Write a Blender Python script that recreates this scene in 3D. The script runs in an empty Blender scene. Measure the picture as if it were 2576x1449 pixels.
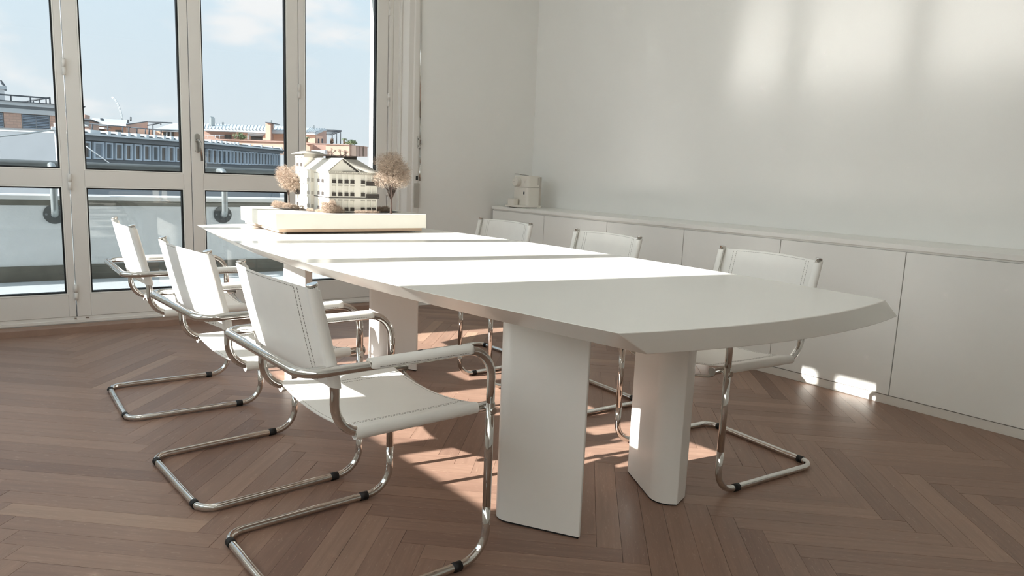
import bpy, bmesh, math, random
import numpy as np
from mathutils import Vector, Matrix

S = bpy.context.scene
COL = S.collection
PI = math.pi
R0 = random.Random(7)

# ------------------------------------------------------------------ camera
F_PX, IMG_W, IMG_H = 1806.74, 2576.0, 1449.0
YAW, PITCH, ROLL = math.radians(39.3518), math.radians(8.8575), math.radians(2.3165)
CAM = Vector((0.0, 0.0, 1.12))
_f = Vector((math.sin(YAW) * math.cos(PITCH), math.cos(YAW) * math.cos(PITCH), -math.sin(PITCH)))
_r = Vector((math.cos(YAW), -math.sin(YAW), 0))
_u = _r.cross(_f)
_c, _s = math.cos(ROLL), math.sin(ROLL)
RIGHT, UP = _c * _r + _s * _u, -_s * _r + _c * _u
FWD = _f
cd = bpy.data.cameras.new('camera')
cd.sensor_width = 36.0
cd.lens = F_PX / IMG_W * 36.0
cd.clip_start, cd.clip_end = 0.02, 600
cam = bpy.data.objects.new('camera', cd)
COL.objects.link(cam)
cam.matrix_world = Matrix(((RIGHT.x, UP.x, -FWD.x, CAM.x), (RIGHT.y, UP.y, -FWD.y, CAM.y), (RIGHT.z, UP.z, -FWD.z, CAM.z), (0, 0, 0, 1)))
S.camera = cam

# ------------------------------------------------------------------ light and exposure
SUN_AZ_SLOPE = -0.210           # dY/dX of the sun rays in plan
SUN_ELEV = math.radians(27.42)
SUN_POWER = 6.3
SKY_POWER = 1.0
S.view_settings.view_transform = 'Standard'
S.view_settings.look = 'None'
S.view_settings.gamma = 1.0
S.view_settings.use_curve_mapping = False
S.view_settings.exposure = 1.74
try:
    S.cycles.use_denoising = True
    S.cycles.blur_glossy = 0.0
    S.cycles.caustics_reflective = True
    S.cycles.sample_clamp_indirect = 0.0
    S.cycles.use_guiding = True
    S.cycles.max_bounces = 10
    S.cycles.diffuse_bounces = 6
    S.cycles.glossy_bounces = 5
    S.cycles.transparent_max_bounces = 24
except Exception:
    pass

h = Vector((1.0, SUN_AZ_SLOPE, 0)).normalized()
sun_dir = Vector((h.x * math.cos(SUN_ELEV), h.y * math.cos(SUN_ELEV), -math.sin(SUN_ELEV)))
sl = bpy.data.lights.new('sun', 'SUN')
sl.energy = SUN_POWER
sl.angle = math.radians(0.55)
sl.color = (1.0, 0.975, 0.94)
sun = bpy.data.objects.new('sun', sl)
COL.objects.link(sun)
sun.rotation_euler = sun_dir.to_track_quat('-Z', 'Y').to_euler()
sun.location = (-8, 4, 8)


def lin(c):
    return tuple(((x / 255) / 12.92 if x / 255 <= 0.04045 else ((x / 255 + 0.055) / 1.055) ** 2.4) for x in c)


W = bpy.data.worlds.new('sky')
S.world = W
W.use_nodes = True
nt = W.node_tree
nt.nodes.clear()


def N(tree, kind, **kw):
    n = tree.nodes.new(kind)
    for k, v in kw.items():
        if k in n.inputs:
            n.inputs[k].default_value = v
        else:
            setattr(n, k, v)
    return n


def ramp(tree, fac, stops, interp='LINEAR'):
    n = tree.nodes.new('ShaderNodeValToRGB')
    n.color_ramp.interpolation = interp
    e = n.color_ramp.elements
    while len(e) < len(stops):
        e.new(0.5)
    for i, (p, c) in enumerate(stops):
        e[i].position = p
        e[i].color = (*c, 1) if len(c) == 3 else c
    tree.links.new(fac, n.inputs[0])
    return n.outputs[0]


tc = N(nt, 'ShaderNodeTexCoord')
sep = N(nt, 'ShaderNodeSeparateXYZ')
nt.links.new(tc.outputs['Generated'], sep.inputs[0])
base = ramp(nt, sep.outputs['Z'], [(0.0, lin((214, 224, 230))), (0.06, lin((217, 228, 235))), (0.16, lin((213, 229, 239))), (0.32, lin((205, 227, 242))), (1.0, lin((170, 206, 236)))])
mp = N(nt, 'ShaderNodeMapping')
mp.inputs['Scale'].default_value = (1.0, 1.0, 2.6)
mp.inputs['Location'].default_value = (0.37, 0.2, 0.11)
nt.links.new(tc.outputs['Generated'], mp.inputs['Vector'])
nz = N(nt, 'ShaderNodeTexNoise', Scale=4.6, Detail=7.0, Roughness=0.52, Distortion=0.25)
nt.links.new(mp.outputs[0], nz.inputs['Vector'])
cl = ramp(nt, nz.outputs['Fac'], [(0.50, (0, 0, 0)), (0.64, (1, 1, 1))], 'EASE')
mxc = nt.nodes.new('ShaderNodeMix')
mxc.data_type = 'RGBA'
nt.links.new(cl, mxc.inputs['Factor'])
nt.links.new(base, mxc.inputs[6])
mxc.inputs[7].default_value = (*lin((240, 241, 242)), 1)
bg = N(nt, 'ShaderNodeBackground')
nt.links.new(mxc.outputs[2], bg.inputs['Color'])
bg.inputs['Strength'].default_value = SKY_POWER
wo = N(nt, 'ShaderNodeOutputWorld')
nt.links.new(bg.outputs[0], wo.inputs[0])


# ------------------------------------------------------------------ materials
def mat(name, col, rough=0.5, metal=0.0, spec=0.5, bump=None, mottle=None, coat=0.0):
    """col in sRGB 0-255; bump=(scale, strength, distance); mottle=(scale, amount)"""
    m = bpy.data.materials.new(name)
    m.use_nodes = True
    t = m.node_tree
    b = t.nodes['Principled BSDF']
    b.inputs['Base Color'].default_value = (*lin(col), 1)
    b.inputs['Roughness'].default_value = rough
    b.inputs['Metallic'].default_value = metal
    b.inputs['Specular IOR Level'].default_value = spec
    if coat:
        b.inputs['Coat Weight'].default_value = coat
        b.inputs['Coat Roughness'].default_value = 0.08
    tcn = t.nodes.new('ShaderNodeTexCoord')
    if mottle:
        n = N(t, 'ShaderNodeTexNoise', Scale=mottle[0], Detail=5.0, Roughness=0.6)
        t.links.new(tcn.outputs['Object'], n.inputs['Vector'])
        a = mottle[1]
        c0 = tuple(x * (1 - a) for x in lin(col))
        c1 = tuple(min(1, x * (1 + a)) for x in lin(col))
        o = ramp(t, n.outputs['Fac'], [(0.3, c0), (0.7, c1)])
        t.links.new(o, b.inputs['Base Color'])
    if bump:
        n = N(t, 'ShaderNodeTexNoise', Scale=bump[0], Detail=4.0, Roughness=0.6)
        t.links.new(tcn.outputs['Object'], n.inputs['Vector'])
        bp = N(t, 'ShaderNodeBump', Strength=bump[1], Distance=bump[2])
        t.links.new(n.outputs['Fac'], bp.inputs['Height'])
        t.links.new(bp.outputs[0], b.inputs['Normal'])
    return m


M = {}
M['wall'] = mat('wall_paint', (236, 235, 231), 0.85, spec=0.2, bump=(220, 0.12, 0.002), mottle=(2.0, 0.012))
M['ceil'] = mat('ceiling_paint', (243, 243, 241), 0.9, spec=0.2, mottle=(2.0, 0.01))
M['frame'] = mat('window_lacquer', (226, 222, 216), 0.38, spec=0.4, mottle=(6, 0.01))
M['bead'] = mat('window_bead_lacquer', (238, 236, 230), 0.35, spec=0.4, mottle=(6, 0.01))
M['gasket'] = mat('black_rubber', (14, 14, 15), 0.6, mottle=(60, 0.2))
M['cab'] = mat('cabinet_lacquer', (237, 236, 231), 0.30, spec=0.35, mottle=(3, 0.01))
M['plinth'] = mat('plinth_lacquer', (222, 217, 209), 0.35, mottle=(3, 0.01))
M['dark_gap'] = mat('shadow_gap_board', (120, 114, 106), 0.6, mottle=(10, 0.05))
M['table'] = mat('table_lacquer', (236, 235, 229), 0.20, spec=0.5, mottle=(2.5, 0.008))
M['leg'] = mat('table_leg_lacquer', (236, 234, 229), 0.26, spec=0.45, mottle=(2.5, 0.008))
M['foot'] = mat('black_foot_board', (20, 19, 18), 0.7, mottle=(30, 0.1))
M['chrome'] = mat('polished_chrome', (214, 212, 208), 0.055, metal=1.0, mottle=(4, 0.02))
M['chrome_dull'] = mat('brushed_chrome', (186, 184, 180), 0.22, metal=1.0, mottle=(20, 0.04))
M['leather'] = mat('white_leather', (236, 234, 229), 0.42, spec=0.4, bump=(520, 0.18, 0.0008), mottle=(9, 0.02))
M['leather_edge'] = mat('leather_raw_edge', (205, 196, 182), 0.7, mottle=(80, 0.05))
M['thread'] = mat('grey_thread', (128, 122, 114), 0.8, mottle=(200, 0.08))
M['rubber'] = mat('black_glide', (16, 16, 17), 0.55, mottle=(90, 0.2))
M['card'] = mat('white_model_board', (226, 222, 212), 0.7, spec=0.25, bump=(300, 0.05, 0.001), mottle=(12, 0.015))
M['ply'] = mat('model_base_wood', (196, 170, 148), 0.6, mottle=(30, 0.06))
M['mdark'] = mat('model_dark_mesh', (62, 56, 52), 0.7, mottle=(150, 0.15))
M['mgrey'] = mat('model_grey_board', (176, 171, 162), 0.7, mottle=(40, 0.04))
M['clear'] = mat('clear_acrylic', (210, 214, 212), 0.1, mottle=(30, 0.02))
M['twig'] = mat('dried_seafoam', (184, 166, 150), 0.9, spec=0.1, mottle=(60, 0.14))
M['trunk'] = mat('model_trunk', (74, 60, 54), 0.9, mottle=(90, 0.2))
M['plastic'] = mat('white_plastic', (226, 221, 211), 0.42, mottle=(14, 0.012))
M['plastic_grey'] = mat('grey_plastic', (190, 183, 173), 0.5, mottle=(20, 0.03))
M['black'] = mat('black_plastic', (10, 10, 11), 0.35, mottle=(40, 0.1))
M['ledge'] = mat('oak_ledge', (150, 122, 106), 0.5, mottle=(14, 0.09))
M['plaster'] = mat('parapet_plaster', (240, 243, 242), 0.95, spec=0.1, bump=(70, 0.5, 0.006), mottle=(14, 0.04))
M['slab'] = mat('balcony_stone', (214, 220, 221), 0.8, mottle=(50, 0.09))
M['concrete_dark'] = mat('dark_concrete', (120, 118, 108), 0.9, mottle=(11, 0.18))  # even dark tone of the parapet bands
M['coping'] = mat('coping_sheet', (240, 240, 236), 0.4, mottle=(10, 0.02))
M['steel'] = mat('galvanised_steel', (176, 182, 182), 0.42, metal=0.55, mottle=(16, 0.06))
M['pipe'] = mat('handrail_paint', (112, 118, 118), 0.45, metal=0.2, mottle=(12, 0.08))
M['plate'] = mat('bracket_plate_paint', (92, 96, 96), 0.5, mottle=(20, 0.06))
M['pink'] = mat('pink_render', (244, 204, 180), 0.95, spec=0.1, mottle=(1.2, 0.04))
M['pink_shade'] = mat('shaded_pink_brown_render', (206, 172, 156), 0.95, spec=0.1, mottle=(1.2, 0.05))  # pink with shade in its colour for unlit faces; also the brown roof house
M['concrete'] = mat('pale_concrete', (206, 212, 214), 0.9, mottle=(2, 0.04))
M['grey_clad'] = mat('grey_cladding', (134, 142, 148), 0.7, mottle=(1.5, 0.05))
M['dark_clad'] = mat('dark_cladding', (96, 102, 106), 0.7, mottle=(2, 0.08))
M['pale_frame'] = mat('pale_window_frame', (188, 202, 214), 0.5, mottle=(4, 0.02))
M['metal_roof'] = mat('standing_seam_zinc', (206, 216, 220), 0.6, mottle=(1.0, 0.04))
M['rail_dark'] = mat('roof_rail_paint', (86, 92, 98), 0.6, mottle=(8, 0.05))
M['white_paint'] = mat('white_site_paint', (240, 241, 240), 0.6, mottle=(4, 0.02))
M['blind'] = mat('blind_slat', (166, 180, 194), 0.5, mottle=(4, 0.03))
M['palm'] = mat('palm_leaf', (120, 138, 104), 0.8, mottle=(8, 0.2))
M['palm_trunk'] = mat('palm_trunk', (132, 112, 96), 0.9, mottle=(8, 0.2))
M['bare'] = mat('bare_branch', (168, 142, 124), 0.9, mottle=(8, 0.2))
M['street'] = mat('street_asphalt', (140, 142, 142), 0.9, mottle=(0.4, 0.08))


def glass_mat(name, tint, edge=0.05):
    m = bpy.data.materials.new(name)
    m.use_nodes = True
    t = m.node_tree
    t.nodes.clear()
    lw = N(t, 'ShaderNodeLayerWeight', Blend=0.5)
    p = N(t, 'ShaderNodeMath', operation='POWER')
    p.inputs[1].default_value = 5.0
    t.links.new(lw.outputs['Facing'], p.inputs[0])
    a = N(t, 'ShaderNodeMath', operation='MULTIPLY_ADD')
    a.inputs[1].default_value = 1 - edge
    a.inputs[2].default_value = edge
    t.links.new(p.outputs[0], a.inputs[0])
    tr = N(t, 'ShaderNodeBsdfTransparent')
    nz_ = N(t, 'ShaderNodeTexNoise', Scale=3.0)
    o = ramp(t, nz_.outputs['Fac'], [(0.3, tuple(x * 0.99 for x in tint)), (0.7, tint)])
    t.links.new(o, tr.inputs[0])
    gl = N(t, 'ShaderNodeBsdfGlossy', Roughness=0.015)
    mx = N(t, 'ShaderNodeMixShader')
    t.links.new(a.outputs[0], mx.inputs[0])
    t.links.new(tr.outputs[0], mx.inputs[1])
    t.links.new(gl.outputs[0], mx.inputs[2])
    out = N(t, 'ShaderNodeOutputMaterial')
    t.links.new(mx.outputs[0], out.inputs[0])
    return m


M['glass'] = glass_mat('window_glass', (0.985, 0.99, 0.985))
M['tinted'] = glass_mat('dimmed_door_glass', (0.577, 0.582, 0.582))  # tint added to dim the outdoor view against the interior exposure
M['dark_glass'] = mat('far_window_glass', (98, 92, 86), 0.15, spec=0.6, mottle=(2.5, 0.35))


def fabric_mat():
    m = bpy.data.materials.new('fill_blind_fabric')
    m.use_nodes = True
    t = m.node_tree
    t.nodes.clear()
    n = N(t, 'ShaderNodeTexNoise', Scale=120.0)
    o = ramp(t, n.outputs['Fac'], [(0.3, (0.84, 0.84, 0.83)), (0.7, (0.88, 0.88, 0.87))])
    d = N(t, 'ShaderNodeBsdfDiffuse')
    tl = N(t, 'ShaderNodeBsdfTranslucent')
    t.links.new(o, d.inputs[0])
    t.links.new(o, tl.inputs[0])
    mx = N(t, 'ShaderNodeMixShader')
    mx.inputs[0].default_value = 0.55
    t.links.new(d.outputs[0], mx.inputs[1])
    t.links.new(tl.outputs[0], mx.inputs[2])
    out = N(t, 'ShaderNodeOutputMaterial')
    t.links.new(mx.outputs[0], out.inputs[0])
    return m


M['fabric'] = fabric_mat()  # cloth of the added light-fill blinds


def wood_mat():
    m = bpy.data.materials.new('oak_parquet')
    m.use_nodes = True
    t = m.node_tree
    b = t.nodes['Principled BSDF']
    uv = N(t, 'ShaderNodeUVMap')
    uv.uv_map = 'UVMap'
    at_ = N(t, 'ShaderNodeAttribute', attribute_name='tone')
    mp1 = N(t, 'ShaderNodeMapping')
    mp1.inputs['Scale'].default_value = (3.0, 55.0, 1.0)
    t.links.new(uv.outputs[0], mp1.inputs[0])
    n1 = N(t, 'ShaderNodeTexNoise', Scale=1.0, Detail=6.0, Roughness=0.62, Distortion=0.3)
    t.links.new(mp1.outputs[0], n1.inputs['Vector'])
    mp2 = N(t, 'ShaderNodeMapping')
    mp2.inputs['Scale'].default_value = (22.0, 120.0, 1.0)
    t.links.new(uv.outputs[0], mp2.inputs[0])
    n2 = N(t, 'ShaderNodeTexNoise', Scale=1.0, Detail=3.0, Roughness=0.5, Distortion=1.6)
    t.links.new(mp2.outputs[0], n2.inputs['Vector'])
    tone = ramp(t, at_.outputs['Fac'], [(0.0, lin((122, 95, 82))), (0.35, lin((140, 112, 97))), (0.7, lin((154, 125, 108))), (1.0, lin((176, 148, 126)))])
    g1 = ramp(t, n1.outputs['Fac'], [(0.25, (0.80, 0.79, 0.78)), (0.75, (1.16, 1.16, 1.16))])
    mu = t.nodes.new('ShaderNodeMix')
    mu.data_type = 'RGBA'
    mu.blend_type = 'MULTIPLY'
    mu.inputs['Factor'].default_value = 1.0
    t.links.new(tone, mu.inputs[6])
    t.links.new(g1, mu.inputs[7])
    fl = ramp(t, n2.outputs['Fac'], [(0.60, (0, 0, 0)), (0.72, (0.32, 0.32, 0.32))])
    mu2 = t.nodes.new('ShaderNodeMix')
    mu2.data_type = 'RGBA'
    t.links.new(fl, mu2.inputs['Factor'])
    t.links.new(mu.outputs[2], mu2.inputs[6])
    mu2.inputs[7].default_value = (*lin((190, 164, 142)), 1)
    t.links.new(mu2.outputs[2], b.inputs['Base Color'])
    rr = ramp(t, n1.outputs['Fac'], [(0.2, (0.34, 0.34, 0.34)), (0.8, (0.46, 0.46, 0.46))])
    t.links.new(rr, b.inputs['Roughness'])
    b.inputs['Specular IOR Level'].default_value = 0.42
    bp = N(t, 'ShaderNodeBump', Strength=0.12, Distance=0.0006)
    t.links.new(n1.outputs['Fac'], bp.inputs['Height'])
    t.links.new(bp.outputs[0], b.inputs['Normal'])
    return m


M['oak'] = wood_mat()


def brick_mat():
    m = bpy.data.materials.new('far_brickwork')
    m.use_nodes = True
    t = m.node_tree
    b = t.nodes['Principled BSDF']
    tcn = N(t, 'ShaderNodeTexCoord')
    sp = N(t, 'ShaderNodeSeparateXYZ')
    t.links.new(tcn.outputs['Object'], sp.inputs[0])
    cb = N(t, 'ShaderNodeCombineXYZ')
    t.links.new(sp.outputs['X'], cb.inputs['X'])
    t.links.new(sp.outputs['Z'], cb.inputs['Y'])
    br = N(t, 'ShaderNodeTexBrick')
    br.inputs['Scale'].default_value = 1.0
    br.inputs['Brick Width'].default_value = 0.33
    br.inputs['Row Height'].default_value = 0.15
    br.inputs['Mortar Size'].default_value = 0.012
    br.inputs['Color1'].default_value = (*lin((214, 178, 158)), 1)
    br.inputs['Color2'].default_value = (*lin((203, 168, 150)), 1)
    br.inputs['Mortar'].default_value = (*lin((176, 152, 140)), 1)
    t.links.new(cb.outputs[0], br.inputs['Vector'])
    t.links.new(br.outputs['Color'], b.inputs['Base Color'])
    b.inputs['Roughness'].default_value = 0.9
    return m


M['brick'] = brick_mat()


# ------------------------------------------------------------------ mesh helpers
class MB:
    def __init__(s):
        s.v, s.f, s.mi, s.sm = [], [], [], []
        s.cur, s.smooth = 0, False

    def add(s, verts, faces):
        o = len(s.v)
        s.v += [tuple(p) for p in verts]
        for f in faces:
            s.f.append([i + o for i in f])
            s.mi.append(s.cur)
            s.sm.append(s.smooth)
        return s

    def box(s, x0, x1, y0, y1, z0, z1):
        v = [(x, y, z) for z in (z0, z1) for y in (y0, y1) for x in (x0, x1)]
        return s.add(v, [(0, 2, 3, 1), (4, 5, 7, 6), (0, 1, 5, 4), (2, 6, 7, 3), (0, 4, 6, 2), (1, 3, 7, 5)])

    def obox(s, c, ax, ay, az):
        """box from centre and three half-axis vectors"""
        c, ax, ay, az = map(Vector, (c, ax, ay, az))
        v = [c + i * ax + j * ay + k * az for k in (-1, 1) for j in (-1, 1) for i in (-1, 1)]
        return s.add(v, [(0, 2, 3, 1), (4, 5, 7, 6), (0, 1, 5, 4), (2, 6, 7, 3), (0, 4, 6, 2), (1, 3, 7, 5)])

    def loft(s, a, b, caps=True):
        """two closed loops of equal length"""
        n = len(a)
        f = [(i, (i + 1) % n, n + (i + 1) % n, n + i) for i in range(n)]
        if caps:
            f += [tuple(range(n))[::-1], tuple(range(n, 2 * n))]
        return s.add(list(a) + list(b), f)

    def prism(s, poly, z0, z1):
        return s.loft([(x, y, z0) for x, y in poly], [(x, y, z1) for x, y in poly])

    def bar(s, a, b, r, seg=8):
        return s.tube([a, b], r, seg)

    def tube(s, path, r, seg=12, closed=False, caps=True):
        P = [Vector(p) for p in path]
        n = len(P)
        rs = r if isinstance(r, (list, tuple)) else [r] * n
        T = []
        for i in range(n):
            if closed:
                d = P[(i + 1) % n] - P[i - 1]
            else:
                d = P[min(i + 1, n - 1)] - P[max(i - 1, 0)]
            T.append(d.normalized())
        ref = Vector((0, 0, 1)) if abs(T[0].z) < 0.9 else Vector((1, 0, 0))
        nrm = (ref - T[0] * ref.dot(T[0])).normalized()
        frames = []
        for i in range(n):
            if i:
                q = T[i - 1].rotation_difference(T[i])
                nrm = (q @ nrm)
                nrm = (nrm - T[i] * nrm.dot(T[i])).normalized()
            frames.append((nrm.copy(), T[i].cross(nrm)))
        v = []
        for i in range(n):
            a, b = frames[i]
            for k in range(seg):
                w = 2 * PI * k / seg
                v.append(P[i] + rs[i] * (math.cos(w) * a + math.sin(w) * b))
        f = []
        m = n if closed else n - 1
        off = 0
        if closed:     # match twist of first and last ring
            a0 = frames[0][0]
            q = T[-1].rotation_difference(T[0])
            a1 = q @ frames[-1][0]
            ang = math.atan2(a1.dot(frames[0][1]), a1.dot(a0))
            off = round(ang / (2 * PI) * seg)
        for i in range(m):
            j = (i + 1) % n
            o = off if (closed and j == 0) else 0
            for k in range(seg):
                k2 = (k + 1) % seg
                f.append((i * seg + k, i * seg + k2, j * seg + (k2 + o) % seg, j * seg + (k + o) % seg))
        old = s.smooth
        s.smooth = True
        s.add(v, f)
        if not closed and caps:
            s.smooth = False
            o = len(s.v) - len(v)
            s.f.append([o + k for k in range(seg)][::-1]); s.mi.append(s.cur); s.sm.append(False)
            s.f.append([o + (n - 1) * seg + k for k in range(seg)]); s.mi.append(s.cur); s.sm.append(False)
        s.smooth = old
        return s

    def build(s, name, mats, parent=None, bevel=0, seg=2, angle=None):
        me = bpy.data.meshes.new(name)
        me.from_pydata(s.v, [], s.f)
        mats = mats if isinstance(mats, (list, tuple)) else [mats]
        for k in mats:
            me.materials.append(M[k] if isinstance(k, str) else k)
        me.polygons.foreach_set('material_index', s.mi)
        me.polygons.foreach_set('use_smooth', s.sm)
        me.update()
        if angle:
            me.polygons.foreach_set('use_smooth', [True] * len(s.f))
            me.set_sharp_from_angle(angle=math.radians(angle))
        o = bpy.data.objects.new(name, me)
        COL.objects.link(o)
        if parent:
            o.parent = parent
        if bevel:
            b = o.modifiers.new('bevel', 'BEVEL')
            b.width, b.segments, b.limit_method, b.angle_limit = bevel, seg, 'ANGLE', math.radians(35)
        return o


def fix_normals(o):
    bm = bmesh.new()
    bm.from_mesh(o.data)
    bmesh.ops.recalc_face_normals(bm, faces=bm.faces)
    bm.to_mesh(o.data)
    bm.free()
    return o


def fillet(pts, rad, closed=False, n=8):
    P = [Vector(p) for p in pts]
    out = []
    m = len(P)
    rads = rad if isinstance(rad, (list, tuple)) else [rad] * m
    for i in range(m):
        if not closed and i in (0, m - 1):
            out.append(P[i])
            continue
        a, b, c = P[i - 1], P[i], P[(i + 1) % m]
        u, w = (a - b).normalized(), (c - b).normalized()
        ang = u.angle(w)
        if rads[i] <= 0 or ang > PI - 1e-3:
            out.append(b)
            continue
        d = rads[i] / math.tan(ang / 2)
        ctr = b + (u + w).normalized() * (rads[i] / math.sin(ang / 2))
        p0, p1 = b + u * d - ctr, b + w * d - ctr
        tot = p0.angle(p1)
        ax = p0.cross(p1).normalized()
        for k in range(n + 1):
            out.append(ctr + Matrix.Rotation(tot * k / n, 3, ax) @ p0)
    return out


def empty(name, loc=(0, 0, 0), rz=0.0, parent=None):
    o = bpy.data.objects.new(name, None)
    o.empty_display_size = 0.1
    COL.objects.link(o)
    o.location = loc
    o.rotation_euler = (0, 0, rz)
    if parent:
        o.parent = parent
    return o


def tag(o, label=None, cat=None, group=None, kind=None):
    if label: o['label'] = label
    if cat: o['category'] = cat
    if group: o['group'] = group
    if kind: o['kind'] = kind
    return o


def copy_tree(o, parent=None):
    c = o.copy()
    COL.objects.link(c)
    if parent: c.parent = parent
    for ch in list(o.children):
        copy_tree(ch, c)
    return c


def ray(px, py):
    return FWD + RIGHT * ((px - IMG_W / 2) / F_PX) - UP * ((py - IMG_H / 2) / F_PX)


def at(px, py, Y):
    d = ray(px, py)
    return CAM + d * (Y / d.y)


def atd(px, py, d):
    return CAM + ray(px, py) * d


# ================================================================== ROOM SHELL
XW, XL = 4.34, -0.75            # right wall, left wall (room faces)
YB, YF = 5.36, -2.6             # wall with the doors, wall behind the camera
ZC = 3.05
DOOR_Y = 5.45
SKEW = math.radians(-4.0)       # the door wall is not quite square to the long wall
RZ4 = Matrix.Rotation(SKEW, 4, 'Z')

# ---- herringbone floor
PW, PL = 0.0781, 0.676
SQ = math.sqrt(0.5)
floor = MB().box(XL - 0.3, XW + 0.3, YF - 0.3, 5.70, -0.06, -0.0105).build('floor', 'dark_gap')
tag(floor, 'brown oak herringbone parquet floor', kind='structure')
FROT = math.radians(0.1)
O_P = Vector((0.158, 2.719))
U_, V_ = Vector((SQ, -SQ)), Vector((-SQ, -SQ))
PIV = Vector((1.5, 2.0))


def fl(u, v):
    p = O_P + U_ * u + V_ * v
    # the pattern is laid a touch off the long wall
    q = p - Vector((0.6, 2.2))
    c, s = math.cos(FROT), math.sin(FROT)
    return Vector((0.6 + c * q.x - s * q.y, 2.2 + s * q.x + c * q.y))


def clip(poly, x0, x1, y0, y1):
    def cut(P, f, g):
        out = []
        for i in range(len(P)):
            a, b = P[i - 1], P[i]
            fa, fb = f(a), f(b)
            if (fa >= 0) != (fb >= 0):
                k = fa / (fa - fb)
                out.append(a + (b - a) * k)
            if fb >= 0: out.append(b)
        return out
    for f in (lambda p: p.x - x0, lambda p: x1 - p.x, lambda p: p.y - y0, lambda p: y1 - p.y):
        poly = cut(poly, f, None)
        if len(poly) < 3: return []
    return poly


FX0, FX1, FY0, FY1 = XL + 0.002, 3.92, YF + 0.002, 5.42
planks = []
rp = random.Random(11)
for m in range(-4, 6):
    for k in range(-70, 90):
        for t in (0, 1):
            if t == 0:
                u0, u1, v0, v1 = k * PW, k * PW + PL, k * PW, (k + 1) * PW
            else:
                u0, u1, v0, v1 = k * PW + PL, (k + 1) * PW + PL, (k + 1) * PW - PL, (k + 1) * PW
            u0 += m * PL; u1 += m * PL; v0 -= m * PL; v1 -= m * PL
            c = fl((u0 + u1) / 2, (v0 + v1) / 2)
            if not (FX0 - 0.5 < c.x < FX1 + 0.5 and FY0 - 0.5 < c.y < FY1 + 0.5): continue
            gap = rp.choice((0.0002, 0.0003, 0.0004, 0.0004, 0.0005, 0.0007))
            e = gap
            q = [fl(u0 + e, v0 + e), fl(u1 - e, v0 + e), fl(u1 - e, v1 - e), fl(u0 + e, v1 - e)]
            poly = clip(q, FX0, FX1, FY0, FY1)
            if len(poly) < 3: continue
            planks.append((t, (u0, u1, v0, v1), poly, min(1, max(0, rp.gauss(0.46, 0.15))), rp.random() * 50, rp.uniform(-0.0004, 0.0)))


def px_of(p):
    q = p - CAM
    z = q.dot(FWD)
    if z < 0.15: return None
    return (IMG_W / 2 + F_PX * q.dot(RIGHT) / z, IMG_H / 2 - F_PX * q.dot(UP) / z)


def seen_area(poly):
    """share of the frame the piece covers"""
    P = [px_of(Vector((p.x, p.y, 0))) for p in poly]
    if any(p is None for p in P): return 0
    P = clip([Vector(p) for p in P], 0, IMG_W, 0, IMG_H)
    if len(P) < 3: return 0
    return abs(sum(P[i - 1].x * P[i].y - P[i].x * P[i - 1].y for i in range(len(P)))) / 2


def plank_mesh(name, items):
    v, f, uvs, tones = [], [], [], []
    for (t, (u0, u1, v0, v1), poly, tone, off, dz) in items:
        n = len(poly)
        ctr = sum(poly, Vector((0, 0))) / n
        o = len(v)
        ax = (fl(1, 0) - fl(0, 0)) if t == 0 else (fl(0, 1) - fl(0, 0))
        ay = Vector((-ax.y, ax.x))

        def uvof(p):
            d = p - ctr
            return (d.dot(ax) + off, d.dot(ay) + off * 0.37)
        top, mid = [], []
        for p in poly:
            d = (ctr - p)
            d.normalize()
            top.append(p + d * 0.0005)
        for p in top: v.append((p.x, p.y, dz)); uvs.append(uvof(p))
        for p in poly: v.append((p.x, p.y, dz - 0.0005)); uvs.append(uvof(p))
        for p in poly: v.append((p.x, p.y, -0.0105)); uvs.append(uvof(p))
        tones += [tone] * (3 * n)
        f.append([o + i for i in range(n)])
        for r_ in (0, 1):
            for i in range(n):
                j = (i + 1) % n
                f.append([o + r_ * n + j, o + r_ * n + i, o + (r_ + 1) * n + i, o + (r_ + 1) * n + j])
    me = bpy.data.meshes.new(name)
    me.from_pydata(v, [], f)
    a = me.attributes.new('tone', 'FLOAT', 'POINT')
    a.data.foreach_set('value', tones)
    ul = me.uv_layers.new(name='UVMap')
    li = [0] * len(me.loops)
    me.loops.foreach_get('vertex_index', li)
    ul.data.foreach_set('uv', [c for i in li for c in uvs[i]])
    me.materials.append(M['oak'])
    me.update()
    bm = bmesh.new(); bm.from_mesh(me)
    bmesh.ops.recalc_face_normals(bm, faces=bm.faces)
    bm.to_mesh(me); bm.free()
    o = bpy.data.objects.new(name, me)
    COL.objects.link(o)
    o.parent = floor
    return o


order = sorted(range(len(planks)), key=lambda i: -seen_area(planks[i][2]))
for i in order[:300]:
    plank_mesh('plank', [planks[i]])
rest = plank_mesh('plank_field', [planks[i] for i in order[300:]])
tag(rest, kind='stuff')

# ---- walls, ceiling
def turn(*obs):
    for o in obs:
        o.location = RZ4 @ Vector(o.location)
        o.rotation_euler.z += SKEW


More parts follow.
